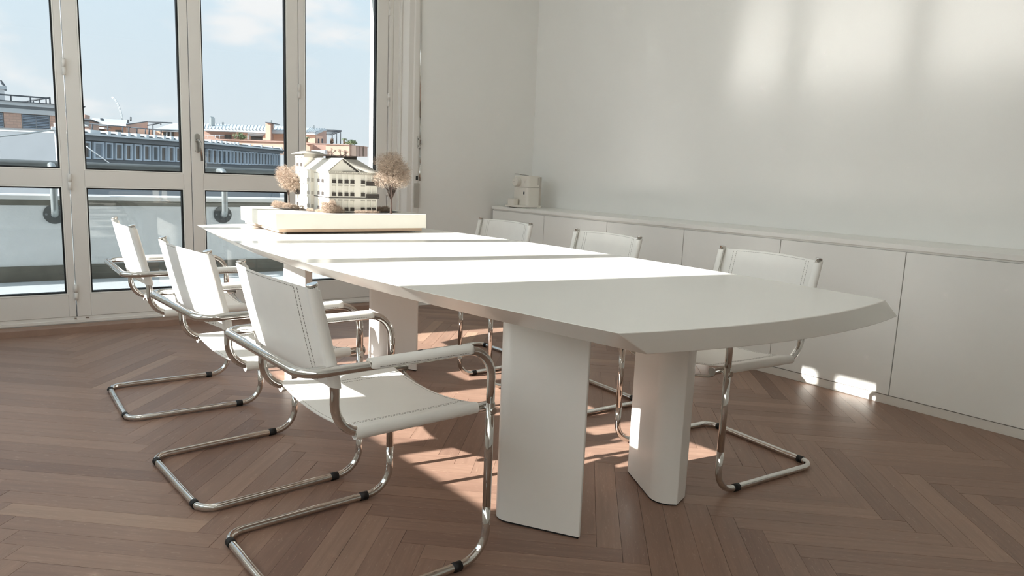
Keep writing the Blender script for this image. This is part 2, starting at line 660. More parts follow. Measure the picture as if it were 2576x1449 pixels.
wr = MB().box(XW, XW + 0.3, YF - 0.3, 5.7, -0.06, ZC + 0.2).build('wall_right', 'wall')
tag(wr, 'plain off-white wall above the long low cabinets', kind='structure')
b = MB()
b.box(2.815, 4.4, YB, 5.56, -0.06, ZC + 0.2)
b.box(2.587, 4.8, 5.57, 5.85, -0.5, ZC + 0.6)
b.box(-1.5, 2.815, YB, 5.56, 2.62, ZC + 0.2)
b.box(-1.5, 4.8, 5.56, 5.85, 2.62, ZC + 0.6)
b.box(-1.5, -0.52, YB, 5.85, -0.5, ZC + 0.2)
wb = b.build('wall_back', 'wall')
turn(wb)
tag(wb, 'off-white wall with the tall balcony door opening', kind='structure')
wf = MB().box(XL - 0.3, XW + 0.3, YF - 0.3, YF, -0.06, ZC + 0.2).build('wall_front', 'wall')
tag(wf, 'off-white wall behind the viewpoint', kind='structure')
ce = MB().box(XL - 0.3, XW + 0.3, YF - 0.3, 5.6, ZC, ZC + 0.2).build('ceiling', 'ceil')
tag(ce, 'plain white ceiling', kind='structure')

# ---- left wall with a band of windows (the sun comes through it)
SILL, HEAD = 1.145, 2.70
WY0, WY1 = 2.253, 5.0
b = MB()
b.box(XL - 0.3, XL, YF - 0.3, 5.9, -0.06, SILL)
b.box(XL - 0.3, XL, YF - 0.3, 5.9, HEAD, ZC + 0.2)
b.box(XL - 0.3, XL, 1.98, WY0, SILL, HEAD)
b.box(XL - 0.3, XL, YF - 0.3, -2.1, SILL, HEAD)
b.box(XL - 0.3, XL, WY1, 5.9, SILL, HEAD)
wl = b.build('wall_left', 'wall')
tag(wl, 'off-white wall with the sunny window band', kind='structure')
MULL = [2.923, 3.657, 4.428]
edges = [WY0] + MULL + [WY1]
for i in range(4):
    y0, y1 = edges[i], edges[i + 1]
    b = MB()
    fw = 0.060
    f0 = 0.02 if i == 0 else fw
    f1 = fw if i < 3 else 0.02
    X0, X1 = XL - 0.17, XL - 0.11
    b.box(X0, X1, y0 + 0.001, y0 + f0, SILL, HEAD)
    b.box(X0, X1, y1 - f1, y1 - 0.001, SILL, HEAD)
    b.box(X0, X1, y0 + f0, y1 - f1, SILL, SILL + 0.012)
    b.box(X0, X1, y0 + f0, y1 - f1, HEAD - 0.012, HEAD)
    w = b.build('window_%d' % (i + 1), 'frame')
    tag(w, kind='structure')
    MB().box(XL - 0.142, XL - 0.138, y0 + f0 - 0.005, y1 - f1 + 0.005, SILL + 0.008, HEAD - 0.008).build('pane', 'glass', w)

# added unseen windows; their translucent blinds catch the sun to fill the room
BE = [-2.1, -1.08, -0.06, 0.96, 1.98]
for i in range(4):
    y0, y1 = BE[i], BE[i + 1]
    X0, X1 = XL - 0.17, XL - 0.11
    b = MB()
    b.box(X0, X1, y0 + 0.001, y0 + 0.05, SILL, HEAD)
    b.box(X0, X1, y1 - 0.05, y1 - 0.001, SILL, HEAD)
    b.box(X0, X1, y0 + 0.05, y1 - 0.05, SILL, SILL + 0.05)
    b.box(X0, X1, y0 + 0.05, y1 - 0.05, HEAD - 0.05, HEAD)
    w = tag(b.build('window_%d' % (i + 5), 'frame'), kind='structure')
    MB().box(XL - 0.142, XL - 0.138, y0 + 0.045, y1 - 0.045, SILL + 0.045, HEAD - 0.045).build('pane', 'glass', w)
    MB().box(XL - 0.062, XL - 0.0605, y0, y1, SILL, HEAD).build('added_fill_blind', 'fabric', w)

# ================================================================== BALCONY DOORS
YO = DOOR_Y


def door_leaf(idx, x0, x1, ox0, ox1, zt=2.60):
    """one glazed leaf: outer x0..x1, glazed opening ox0..ox1"""
    z0, za, zb, zc_ = 0.088, 0.236, 0.941, 1.045
    yb = YO + 0.07
    d = MB()
    d.box(x0, ox0, YO, yb, z0, zt)
    d.box(ox1, x1, YO, yb, z0, zt)
    d.box(ox0, ox1, YO + 0.0008, yb, z0, za)
    d.box(ox0, ox1, YO + 0.0008, yb, zb, zc_)
    d.box(ox0, ox1, YO + 0.0008, yb, zt - 0.09, zt)
    o = d.build('door_%d' % idx, 'frame', bevel=0.0025)
    tag(o, kind='structure')
    for (a, c) in ((za, zb), (zc_, zt - 0.09)):
        g = MB()
        w, e = 0.007, 0.009
        for (p, q, dep0, dep1, mb) in ((0, w, YO - 0.001, YO + 0.03, 'bead'), (w, w + e, YO + 0.012, YO + 0.05, 'gasket')):
            r_ = MB()
            r_.box(ox0 + p, ox0 + q, dep0, dep1, a + p, c - p)
            r_.box(ox1 - q, ox1 - p, dep0, dep1, a + p, c - p)
            r_.box(ox0 + q, ox1 - q, dep0, dep1, a + p, a + q)
            r_.box(ox0 + q, ox1 - q, dep0, dep1, c - q, c - p)
            r_.build('glazing_bead' if mb == 'bead' else 'gasket', mb, o)
        MB().box(ox0 + w + 0.002, ox1 - w - 0.002, YO + 0.034, YO + 0.039, a + w + 0.002, c - w - 0.002).build('pane', 'tinted', o)
    return o


L1 = door_leaf(1, -0.515, 0.3485, -0.43, 0.309)
L2 = door_leaf(2, 0.3535, 1.0795, 0.434, 1.031)
L3 = door_leaf(3, 1.0845, 1.8395, 1.159, 1.760)
L4 = door_leaf(4, 1.8445, 2.566, 1.886, 2.481)


def hinge(x, z, par):
    b = MB()
    b.bar((x, YO - 0.012, z - 0.052), (x, YO - 0.012, z - 0.002), 0.0105, 12)
    b.bar((x, YO - 0.012, z + 0.002), (x, YO - 0.012, z + 0.052), 0.0105, 12)
    b.box(x - 0.008, x + 0.008, YO - 0.012, YO + 0.002, z - 0.045, z + 0.045)
    b.build('hinge', 'frame', par)


for z in (0.25, 0.97, 1.684, 2.4): hinge(0.351, z, L2)
for z in (0.25, 0.97, 1.68, 2.4): hinge(1.842, z, L3)
for z in (0.25, 0.97, 1.683, 2.384): hinge(2.571, z, L4)
# handle on leaf 3
hx, hz = 1.124, 1.259
b = MB()
prof = [(0.017 * math.cos(t), 0.017 * math.sin(t) + 0.048) for t in np.linspace(0, PI, 9)] + [(0.017 * math.cos(t), 0.017 * math.sin(t) - 0.048) for t in np.linspace(PI, 2 * PI, 9)]
b.loft([(hx + x, YO + 0.001, hz + z) for x, z in prof], [(hx + x, YO - 0.011, hz + z) for x, z in prof])
hp = fix_normals(b.build('handle_rosette', 'chrome_dull', L3, bevel=0.002))
b = MB()
b.tube(fillet([(hx, YO - 0.008, hz + 0.02), (hx, YO - 0.052, hz + 0.02), (hx + 0.012, YO - 0.055, hz + 0.0), (hx + 0.018, YO - 0.052, hz - 0.122)], 0.008, n=5), 0.0085, 12)
b.build('handle', 'chrome_dull', L3)

# sill below the leaves and the oak ledge on the floor
b = MB()
b.box(-0.52, 2.66, YO + 0.004, YO + 0.07, 0.0, 0.087)
b.box(-0.52, 2.66, YO - 0.004, YO + 0.05, 0.046, 0.066)
t1 = tag(b.build('trim_1', 'frame', bevel=0.002), 'painted threshold below the balcony doors', kind='structure')
for (bx, w) in ((0.335, 0.012), (0.40, 0.02)):
    MB().box(bx, bx + w, YO - 0.010, YO - 0.001, 0.074, 0.081).build('drain_clip', 'chrome_dull', t1)
b = MB().box(-0.52, 2.815, 5.335, YO - 0.002, -0.0105, 0.041)
t2 = tag(b.build('trim_2', 'ledge', bevel=0.003), 'oak step running along the foot of the balcony doors', kind='structure')
# moulded reveal to the right of the doors
prof = [(2.570, 5.432), (2.598, 5.432), (2.599, 5.438), (2.605, 5.438), (2.606, 5.432), (2.648, 5.432), (2.648, 5.402), (2.651, 5.396), (2.662, 5.396), (2.666, 5.402), (2.700, 5.360), (2.705, 5.355), (2.746, 5.355), (2.750, 5.349), (2.753, 5.346), (2.797, 5.346), (2.801, 5.350), (2.801, 5.358), (2.814, 5.359), (2.814, 5.56), (2.570, 5.56)]
b = MB().prism(prof, 0.0, 2.63)
t3 = tag(fix_normals(b.build('trim_3', 'frame')), 'moulded painted reveal right of the balcony doors', kind='structure')
t4 = MB().box(-0.52, 2.81, YO - 0.02, YO + 0.09, 2.60, 2.63).build('trim_4', 'frame')
tag(t4, 'door head frame', kind='structure')
turn(L1, L2, L3, L4, t1, t2, t3, t4)

# shutter crank on the reveal
cr = tag(empty('shutter_crank', (2.80, 5.34, 1.05)), 'chrome shutter crank rod hanging beside the balcony doors', 'crank')


def rel(o, name, mb, m, **k):
    """build a part given in room coordinates under thing o"""
    l = o.location
    inv = Matrix.Rotation(-o.rotation_euler.z, 4, 'Z') @ Matrix.Translation(-l)
    mb.v = [tuple(inv @ Vector(p)) for p in mb.v]
    return mb.build(name, m, o, **k)


rel(cr, 'upper_rod', MB().bar((2.803, 5.338, 1.565), (2.790, 5.338, 2.6), 0.0055, 10), 'chrome')
rel(cr, 'lower_rod', MB().bar((2.806, 5.338, 1.33), (2.806, 5.338, 1.57), 0.0045, 10).bar((2.807, 5.338, 1.32), (2.812, 5.338, 1.165), 0.0045, 10), 'chrome_dull')
b = MB().box(2.783, 2.809, 5.336, 5.345, 1.315, 1.405).box(2.807, 2.822, 5.330, 5.341, 1.345, 1.375)
b.bar((2.796, 5.337, 1.388), (2.796, 5.331, 1.388), 0.008, 10).bar((2.796, 5.337, 1.333), (2.796, 5.331, 1.333), 0.008, 10)
rel(cr, 'bracket', b, 'chrome_dull', bevel=0.001)
rel(cr, 'crank_handle', MB().bar((2.8105, 5.336, 1.18), (2.811, 5.336, 1.05), 0.0085, 12).box(2.804, 2.816, 5.329, 5.343, 1.165, 1.19), 'chrome')
rel(cr, 'catch', MB().box(2.778, 2.791, 5.33, 5.345, 1.058, 1.09), 'rubber', bevel=0.002)
bp_ = tag(empty('belt_cover', (2.79, 5.344, 0.83)), 'narrow grey cover plate on the reveal below the crank', 'cover plate')
rel(bp_, 'plate', MB().box(2.763, 2.8135, 5.340, 5.346, 0.831, 1.03), 'mgrey', bevel=0.0015)
rel(bp_, 'screw', MB().bar((2.788, 5.341, 0.846), (2.788, 5.3385, 0.846), 0.004, 10), 'chrome_dull')
turn(cr, bp_)

# ================================================================== CABINETS
CX = 3.900
gaps = [5.068, 4.381, 3.681, 2.980, 2.277, 1.573, 0.87, 0.167]
places = ['farthest white cabinet front, in the corner below the coffee machine', 'second white cabinet front from the corner, behind the farthest right chair',
          'third white cabinet front from the corner, behind the middle right chair', 'fourth white cabinet front from the corner, between the two nearer right chairs',
          'fifth white cabinet front from the corner, behind the nearest right chair', 'white cabinet front nearest the viewer, at the right edge of the photo',
          'white cabinet front just outside the frame on the right']
for i in range(7):
    y1, y0 = gaps[i], gaps[i + 1]
    c = tag(empty('cabinet', ((CX + XW) / 2, (y0 + y1) / 2, 0)), places[i], 'cabinet', 'row of white low cabinets')
    rel(c, 'body', MB().box(CX + 0.022, XW - 0.001, y0 + 0.001, y1 - 0.001, 0.048, 0.826), 'dark_gap')
    rel(c, 'door', MB().box(CX, CX + 0.02, y0 + 0.0022, y1 - 0.0022, 0.051, 0.8135), 'cab', bevel=0.0012)
wt = tag(MB().box(CX - 0.010, XW - 0.001, -0.6, 5.069, 0.8265, 0.853).build('countertop', 'cab', bevel=0.0015), 'long white countertop running over all the low cabinets', 'countertop')
tag(MB().box(CX + 0.012, CX + 0.03, -0.6, 5.066, 0.8145, 0.8262).build('trim_5', 'bead'), 'recessed pale strip below the countertop', kind='structure')
b = MB().box(CX + 0.004, CX + 0.03, -0.6, 5.067, 0.0, 0.0465)
tag(b.build('baseboard_right', 'plinth', bevel=0.001), 'white plinth below the cabinets', kind='structure')

# ================================================================== TABLE
ZT, TH = 0.78, 0.062


def arc3(p, q, sag, n=36):
    """circular arc from p to q bulging by sag to the right of p->q"""
    p, q = Vector(p), Vector(q)
    ch = (q - p).length
    r = (ch * ch / 4 + sag * sag) / (2 * sag)
    d = (q - p).normalized()
    nrm = Vector((d.y, -d.x))
    c = (p + q) / 2 - nrm * (r - sag)
    a = math.asin(ch / 2 / r)
    return [c + r * (math.sin(t) * d + math.cos(t) * nrm) for t in np.linspace(-a, a, n)]


A_, B_, C_, D_ = (1.191, 1.070), (2.338, 0.988), (2.330, 4.150), (1.167, 4.216)
outline = arc3(A_, B_, 0.072)[:-1] + arc3(B_, C_, 0.119)[:-1] + arc3(C_, D_, 0.092)[:-1] + arc3(D_, A_, 0.131)[:-1]
tb = tag(empty('conference_table', (1.76, 2.60, 0)), 'long white boat-shaped conference table on slab legs', 'table')
SHX, SHY = 0.105, 0.0
b = MB().loft([(p.x + SHX, p.y + SHY, ZT - TH) for p in outline], [(p.x, p.y, ZT) for p in outline])
top = fix_normals(rel(tb, 'tabletop', b, 'table', bevel=0.0022, angle=20))


def slab_leg(poly, rounds):
    P = fillet([Vector((x, y, 0)) for x, y in poly], rounds, closed=True, n=10)
    poly2 = [(p.x, p.y) for p in P]
    o = fix_normals(rel(tb, 'leg', MB().prism(poly2, 0.006, ZT - TH - 0.0005), 'leg', angle=25))
    cx_, cy_ = sum(p[0] for p in poly2) / len(poly2), sum(p[1] for p in poly2) / len(poly2)
    ins = [(cx_ + (x - cx_) * 0.97, cy_ + (y - cy_) * 0.97) for x, y in poly2]
    bb = MB().prism(ins, 0.0, 0.0065)
    l = tb.location
    bb.v = [(x - l.x, y - l.y, z - l.z) for x, y, z in bb.v]
    fix_normals(bb.build('foot_pad', 'foot', o))
    return o


slab_leg([(1.374, 1.748), (1.526, 1.480), (1.535, 1.483), (1.60, 1.60), (1.52, 1.81)], [0.055, 0.004, 0.004, 0.03, 0.09])
slab_leg([(2.056, 1.756), (1.915, 1.500), (1.975, 1.450), (2.07, 1.48), (2.13, 1.68)], [0.006, 0.07, 0.006, 0.05, 0.05])
slab_leg([(1.960, 3.735), (2.106, 3.398), (2.116, 3.404), (2.18, 3.53), (2.10, 3.79)], [0.05, 0.005, 0.005, 0.04, 0.06])
slab_leg([(1.395, 3.545), (1.475, 3.452), (1.535, 3.51), (1.60, 3.70), (1.53, 3.78)], [0.02, 0.005, 0.006, 0.04, 0.06])

# ================================================================== CHAIRS
CW, CLF, CLA, CZA, CWP = 0.556, 0.569, 0.557, 0.642, 0.479
CXT, CZT, CXB, CZS, CR = -0.516, 0.847, -0.458, 0.460, 0.0125


def make_chair():
    root = empty('cantilever_chair')
    hw, hp_ = CW / 2, CWP / 2
    # outer tube: arm rail, two front legs, floor runner
    zj = CZA - 0.16
    zf = 0.17
    arm = fillet([(0, -hw, zj), (0, -hw, CZA), (-CLA, -hw, CZA), (-CLA, hw, CZA), (0, hw, CZA), (0, hw, zj)], [0, 0.085, 0.06, 0.06, 0.085, 0], n=9)
    MB().tube(arm, CR, 14).build('arm_rail', 'chrome', root)
    for s in (-1, 1):
        MB().bar((0, s * hw, zf), (0, s * hw, zj), CR, 14).build('leg', 'chrome', root)
    run = fillet([(0, -hw, zf), (0, -hw, CR), (-CLF, -hw, CR), (-CLF, hw, CR), (0, hw, CR), (0, hw, zf)], [0, 0.085, 0.06, 0.06, 0.085, 0], n=9)
    MB().tube(run, CR, 14).build('floor_runner', 'chrome', root)
    # inner tubes: back post bending forward into the seat rail
    up = Vector((CXT - CXB, 0, CZT - 0.60)).normalized()
    for s in (-1, 1):
        y = s * hp_
        p = fillet([(CXT, y, CZT), (CXB, y, 0.60), (CXB, y, CZS), (0.034, y, CZS)], [0, 0.25, 0.085, 0], n=9)
        MB().tube(p, CR, 14).build('side_frame', 'chrome', root)
        c = MB().bar((0.033, y, CZS), (0.037, y, CZS), 0.0155, 16)
        c.build('end_cap', 'chrome_dull', root)
        t_ = Vector((CXT, y, CZT))
        MB().bar(t_ - up * 0.002, t_ + up * 0.004, 0.0138, 16).build('post_cap', 'chrome', root)
        bb = MB().bar((0.0, s * (hp_ + 0.004), CZS), (0.0, s * (hw - 0.004), CZS), 0.007, 12)
        bb.bar((0.0, s * (hw + 0.010), CZS), (0.0, s * (hw + 0.019), CZS), 0.0095, 14)
        bb.build('bolt', 'chrome', root)
        bb = MB().bar((-CLA, y, CZA), (CXB - 0.012, y, CZA), 0.006, 10)
        bb.build('spacer', 'chrome', root)
        pc = Vector((CXB - 0.004, y - s * 0.0165, 0.640))
        nn = Vector((-0.55, -s * 0.83, 0))
        MB().bar(pc - nn * 0.004, pc + nn * 0.0035, 0.011, 14).build('eyelet', 'chrome', root)
    st = [(0.024, hp_ * math.cos(a) , CZS - 0.006 - 0.04 * math.sin(a)) for a in np.linspace(0, PI, 15)]
    MB().tube(st, 0.006, 8).build('stretcher', 'chrome_dull', root)
    # seat sling
    th = 0.0032
    rs = CR + 0.001

    def sling(cen, n_out, sag):
        """closed profile: list of (lateral, normal) for outer and inner skins; lateral -hp..hp"""
        out, inn = [], []
        a0 = math.radians(90)
        for a in np.linspace(-math.radians(262), a0 - math.radians(90), 0):
            pass
        left_o, left_i = [], []
        for a in np.linspace(math.radians(340), math.radians(90), 17):
            left_o.append((-hp_ + (rs + th) * math.cos(a) * 1.0, (rs + th) * math.sin(a)))
            left_i.append((-hp_ + rs * math.cos(a), rs * math.sin(a)))
        mid_o, mid_i = [], []
        for k in np.linspace(0.04, 0.96, 25):
            x = -hp_ + 2 * hp_ * k
            z = -sag * (1 - (2 * k - 1) ** 2) - 0.0015
            mid_o.append((x, rs + th + z))
            mid_i.append((x, rs + z))
        ro = [(-x, z) for x, z in left_o][::-1]
        ri = [(-x, z) for x, z in left_i][::-1]
        return left_o + mid_o + ro, left_i + mid_i + ri

    o_, i_ = sling(None, None, 0.026)
    stations = [(-0.405, 1.0), (-0.395, 1.0), (-0.3, 1.12), (-0.2, 1.2), (-0.1, 1.12), (-0.03, 1.0), (-0.022, 1.0)]
    b = MB()
    loops = []
    for x, k in stations:
        lo = []
        for (y, z) in o_ + i_[::-1]:
            inner = abs(y) < hp_ - 0.02
            zz = z
            if inner:
                zz = z + (z - (rs)) * (k - 1)
            lo.append((x, y, CZS + zz))
        loops.append(lo)
    n = len(loops[0])
    vv = [p for lo in loops for p in lo]
    ff = []
    for a in range(len(loops) - 1):
        for i in range(n):
            j = (i + 1) % n
            ff.append((a * n + i, a * n + j, (a + 1) * n + j, (a + 1) * n + i))
    h_ = n // 2
    for a in (0, len(loops) - 1):
        for i in range(h_ - 1):
            q = (a * n + i, a * n + i + 1, a * n + n - 2 - i, a * n + n - 1 - i)
            ff.append(q if a == 0 else q[::-1])
    b.add(vv, ff)
    seat = fix_normals(b.build('seat', 'leather', root, angle=50))

    def zseat(y, x):
        k = (y + hp_) / (2 * hp_)
        z = -0.026 * (1 - (2 * k - 1) ** 2) - 0.0015
        kk = np.interp(x, [-0.405, -0.3, -0.2, -0.1, -0.022], [1.0, 1.12, 1.2, 1.12, 1.0])
        return CZS + rs + th + z + (z + th) * (kk - 1)
    stt = MB()
    for s in (-1, 1):
        for yy in (hp_ - 0.052, hp_ - 0.066):
            for x in np.arange(-0.398, -0.028, 0.0085):
                z = zseat(s * yy, x + 0.003)
                stt.obox((x + 0.003, s * yy, z + 0.0001), (0.0029, 0, 0), (0, 0.0005, 0), (0, 0, 0.0006))
    for x in (-0.396, -0.031):
        for y in np.arange(-hp_ + 0.06, hp_ - 0.06, 0.0085):
            stt.obox((x, y, zseat(y, x) + 0.0001), (0.0005, 0, 0), (0, 0.0029, 0), (0, 0, 0.0006))
    tag(stt.build('seat_stitching', 'thread', root), kind='stuff')
    # backrest sling: same profile swept up the posts, bowed towards the rear
    zb0, zb1 = 0.590, 0.838

    def pc_(z):
        """post centre x at height z (the tube bends near 0.60)"""
        if z > 0.632: return CXB + (z - 0.60) / (CZT - 0.60) * (CXT - CXB)
        if z < 0.567: return CXB
        k = (z - 0.567) / 0.065
        return CXB + (0.032 / (CZT - 0.60) * (CXT - CXB)) * k * k
    sb = 0.034
    zs_ = [zb0, zb0 + 0.008, 0.625, 0.66, 0.70, 0.74, 0.78, zb1 - 0.008, zb1]
    vv, loops = [], []

    def back_pt(y, d, z, inner):
        x0 = pc_(z)
        return (x0 - d, y, z + d * 0.22)
    o2, i2 = sling(None, None, 0.0)
    prof_o, prof_i = [], []
    for a in np.linspace(math.radians(325), math.radians(62), 17):
        prof_o.append((-hp_ + (rs + th) * math.cos(a), (rs + th) * math.sin(a)))
        prof_i.append((-hp_ + rs * math.cos(a), rs * math.sin(a)))
    mo, mi_ = [], []
    for k in np.linspace(0.055, 0.945, 27):
        y = -hp_ + 2 * hp_ * k
        d = 0.004 + sb * (1 - (2 * k - 1) ** 2) * 0.9
        mo.append((y, d + th)); mi_.append((y, d))
    po = prof_o + mo + [(-y, d) for y, d in prof_o][::-1]
    pi_ = prof_i + mi_ + [(-y, d) for y, d in prof_i][::-1]
    for z in zs_:
        edge = 1.0 + 0.10 * math.sin(PI * (z - zb0) / (zb1 - zb0))
        for (y, d) in po + pi_[::-1]:
            dd = d * edge if abs(y) < hp_ - 0.02 else d
            vv.append(back_pt(y, dd, z, 0))
    n = len(po) * 2
    ff = []
    for a in range(len(zs_) - 1):
        for i in range(n):
            j = (i + 1) % n
            ff.append((a * n + i, a * n + j, (a + 1) * n + j, (a + 1) * n + i))
    for a in (0, len(zs_) - 1):
        for i in range(n // 2 - 1):
            ff.append((a * n + i, a * n + i + 1, a * n + n - 2 - i, a * n + n - 1 - i))
    b = MB().add(vv, ff)
    fix_normals(b.build('backrest', 'leather', root, angle=50))
    stt = MB()

    def dback(y, z, rear):
        k = (y + hp_) / (2 * hp_)
        d = 0.004 + sb * (1 - (2 * k - 1) ** 2) * 0.9 + (th if rear else 0)
        return d * (1.0 + 0.10 * math.sin(PI * (z - zb0) / (zb1 - zb0)))
    for rear in (0, 1):
        o_s = 0.0002 if rear else -0.0002
        for s in (-1, 1):
            for yy in (hp_ - 0.052, hp_ - 0.066):
                for z in np.arange(zb0 + 0.005, zb1 - 0.006, 0.0085):
                    p = Vector(back_pt(s * yy, dback(s * yy, z, rear) + o_s, z + 0.003, 0))
                    stt.obox(p, (-0.0007, 0, 0.003), (0, 0.0005, 0), (0.0006, 0, 0.0001))
        for z in (zb0 + 0.006, zb1 - 0.007):
            for y in np.arange(-hp_ + 0.07, hp_ - 0.07, 0.0085):
                p = Vector(back_pt(y, dback(y, z, rear) + o_s, z, 0))
                stt.obox(p, (0, 0.0029, 0), (0, 0, 0.0005), (0.0006, 0, 0))
    tag(stt.build('back_stitching', 'thread', root), kind='stuff')
    # arm pads
    for s in (-1, 1):
        x0, x1 = -0.385, -0.075
        b = MB()
        pr = [(-0.0235, -0.004), (-0.0245, 0.004), (-0.021, 0.0125), (-0.012, 0.0165), (0, 0.0178), (0.012, 0.0165), (0.021, 0.0125), (0.0245, 0.004), (0.0235, -0.004), (0.0195, -0.004), (0.0185, 0.004), (0.013, 0.0095), (0, 0.0118), (-0.013, 0.0095), (-0.0185, 0.004), (-0.0195, -0.004)]
        st2 = [(x0, 0.70), (x0 + 0.006, 0.92), (x0 + 0.016, 1.0), ((x0 + x1) / 2, 1.0), (x1 - 0.016, 1.0), (x1 - 0.006, 0.92), (x1, 0.70)]
        vv = []
        for x, k in st2:
            vv += [(x, s * hw + y * (k if abs(y) > 0.014 else 1), CZA + z + 0.0008) for y, z in pr]
        n = len(pr)
        ff = [(a * n + i, a * n + (i + 1) % n, (a + 1) * n + (i + 1) % n, (a + 1) * n + i) for a in range(len(st2) - 1) for i in range(n)]
        for a in (0, len(st2) - 1):
            o0 = a * n
            for i in range(7):
                ff.append((o0 + i, o0 + i + 1, o0 + [15, 14, 13, 12, 12, 11, 10, 9][i + 1] if i < 7 else o0, o0 + [15, 14, 13, 12, 12, 11, 10, 9][i]) if i != 3 else (o0 + 3, o0 + 4, o0 + 12))
        b.add(vv, [f for f in ff if len(set(f)) == len(f)])
        pad = fix_normals(b.build('armrest', 'leather', root, angle=55))
        stc = MB()
        for x in np.arange(x0 + 0.02, x1 - 0.02, 0.008):
            for q in (-1, 1):
                stc.obox((x, s * hw + q * 0.0244, CZA + 0.0012), (0.0027, 0, 0), (0, 0.0005, 0), (0, 0, 0.0005))
        tag(stc.build('armrest_stitching', 'thread', pad), kind='stuff')
    # glides
    for s in (-1, 1):
        g = MB().bar((-0.115, s * hw, CR), (-0.087, s * hw, CR), CR + 0.0016, 14)
        g.box(-0.115, -0.087, s * hw - 0.008, s * hw + 0.008, -0.0, 0.004)
        g.build('glide', 'rubber', root)
        g = MB().bar((-CLF, s * (hw - 0.075), CR), (-CLF, s * (hw - 0.05), CR), CR + 0.0016, 14)
        g.box(-CLF - 0.008, -CLF + 0.008, min(s * (hw - 0.075), s * (hw - 0.05)), max(s * (hw - 0.075), s * (hw - 0.05)), 0.0, 0.004)
        g.build('glide', 'rubber', root)
    return root


chair0 = make_chair()
CH = [((1.207, 1.829), 0.008, 'white leather cantilever armchair nearest the viewer, left of the table'),
      ((1.184, 2.593), 0.034, 'middle white leather armchair of the left row, a shadow band down its back'),
      ((1.199, 3.587), -0.046, 'white leather cantilever armchair farthest along the left row, beside the balcony doors'),
      ((2.196, 1.695), 3.026, 'white leather cantilever armchair nearest the viewer on the cabinet side of the table'),
      ((2.216, 2.614), 3.064, 'white leather cantilever armchair in the middle of the cabinet side of the table'),
      ((2.241, 3.449), 3.156, 'white leather cantilever armchair farthest along the cabinet side, below the coffee machine')]
for i, ((x, y), rz, lb) in enumerate(CH):
    c = chair0 if i == 0 else copy_tree(chair0)
    c.location = (x, y, 0.001)
    c.rotation_euler = (0, 0, rz)
    tag(c, lb, 'chair', 'white armchairs around the conference table')

# ================================================================== ARCHITECTURAL MODEL
ZB = ZT
MROT = math.radians(-4.5)
am = tag(empty('architectural_model', (1.814, 3.832, ZT), MROT), 'architectural model of a white apartment house with dried trees on a white plinth', 'scale model')
am.scale = (0.838, 0.838, 0.838)
# plinth, given in the model's own axes (origin at table top, centre of the plinth)
BX0, BX1, BY0, BY1 = -0.507, 0.507, -0.362, 0.452
G0 = 0.124          # top of plinth above table
MB().box(BX0, BX1, BY0, BY1, 0.032, G0).build('plinth', 'card', am, bevel=0.0015)
MB().box(BX0 + 0.022, BX1 - 0.022, BY0 + 0.02, BY1 - 0.02, 0.0105, 0.032).build('base_frame', 'ply', am, bevel=0.001)
for (fx, fy) in ((BX0 + 0.07, BY0 + 0.06), (BX1 - 0.07, BY0 + 0.06), (BX0 + 0.07, BY1 - 0.06), (BX1 - 0.07, BY1 - 0.06)):
    MB().bar((fx, fy, 0.0), (fx, fy, 0.0108), 0.012, 12).build('foot', 'clear', am)
MB().prism([(-0.36, 0.29), (-0.30, 0.02), (-0.15, -0.19), (-0.06, -0.255), (0.25, -0.265), (0.43, -0.13), (0.40, 0.30)], G0, G0 + 0.003).build('ground_plate', 'mdark', am)

house = empty('model_house', (0, 0, G0 + 0.003), 0, am)
HX0, HX1, HY0, HY1 = -0.125, 0.205, -0.225, 0.50   # main body
HY1 = 0.42
HE = 0.262          # eaves height
T_H = 0.372         # tower eaves


def facade(org, ux, wid, hgt, holes, depth=0.006):
    """recessed openings in a wall: org lower-left corner, ux unit vector along the wall, outside is ux x z"""
    org, ux = Vector(org), Vector(ux)
    n = Vector((ux.y, -ux.x, 0))
    xs = sorted({0, wid, *[h_[0] for h_ in holes], *[h_[1] for h_ in holes]})
    zs = sorted({0, hgt, *[h_[2] for h_ in holes], *[h_[3] for h_ in holes]})
    b = MB()

    def inside(a, c):
        return any(h_[0] <= a < h_[1] and h_[2] <= c < h_[3] for h_ in holes)

    def P(x, z, d=0.0):
        return org + ux * x + Vector((0, 0, z)) - n * d
    for i in range(len(xs) - 1):
        for k in range(len(zs) - 1):
            if not inside(xs[i], zs[k]):
                b.add([P(xs[i], zs[k]), P(xs[i + 1], zs[k]), P(xs[i + 1], zs[k + 1]), P(xs[i], zs[k + 1])], [(0, 1, 2, 3)])
    for (a, c, z0, z1) in holes:
        b.add([P(a, z0), P(c, z0), P(c, z1), P(a, z1), P(a, z0, depth), P(c, z0, depth), P(c, z1, depth), P(a, z1, depth)],
              [(4, 5, 6, 7), (0, 1, 5, 4), (1, 2, 6, 5), (2, 3, 7, 6), (3, 0, 4, 7)])
    return b


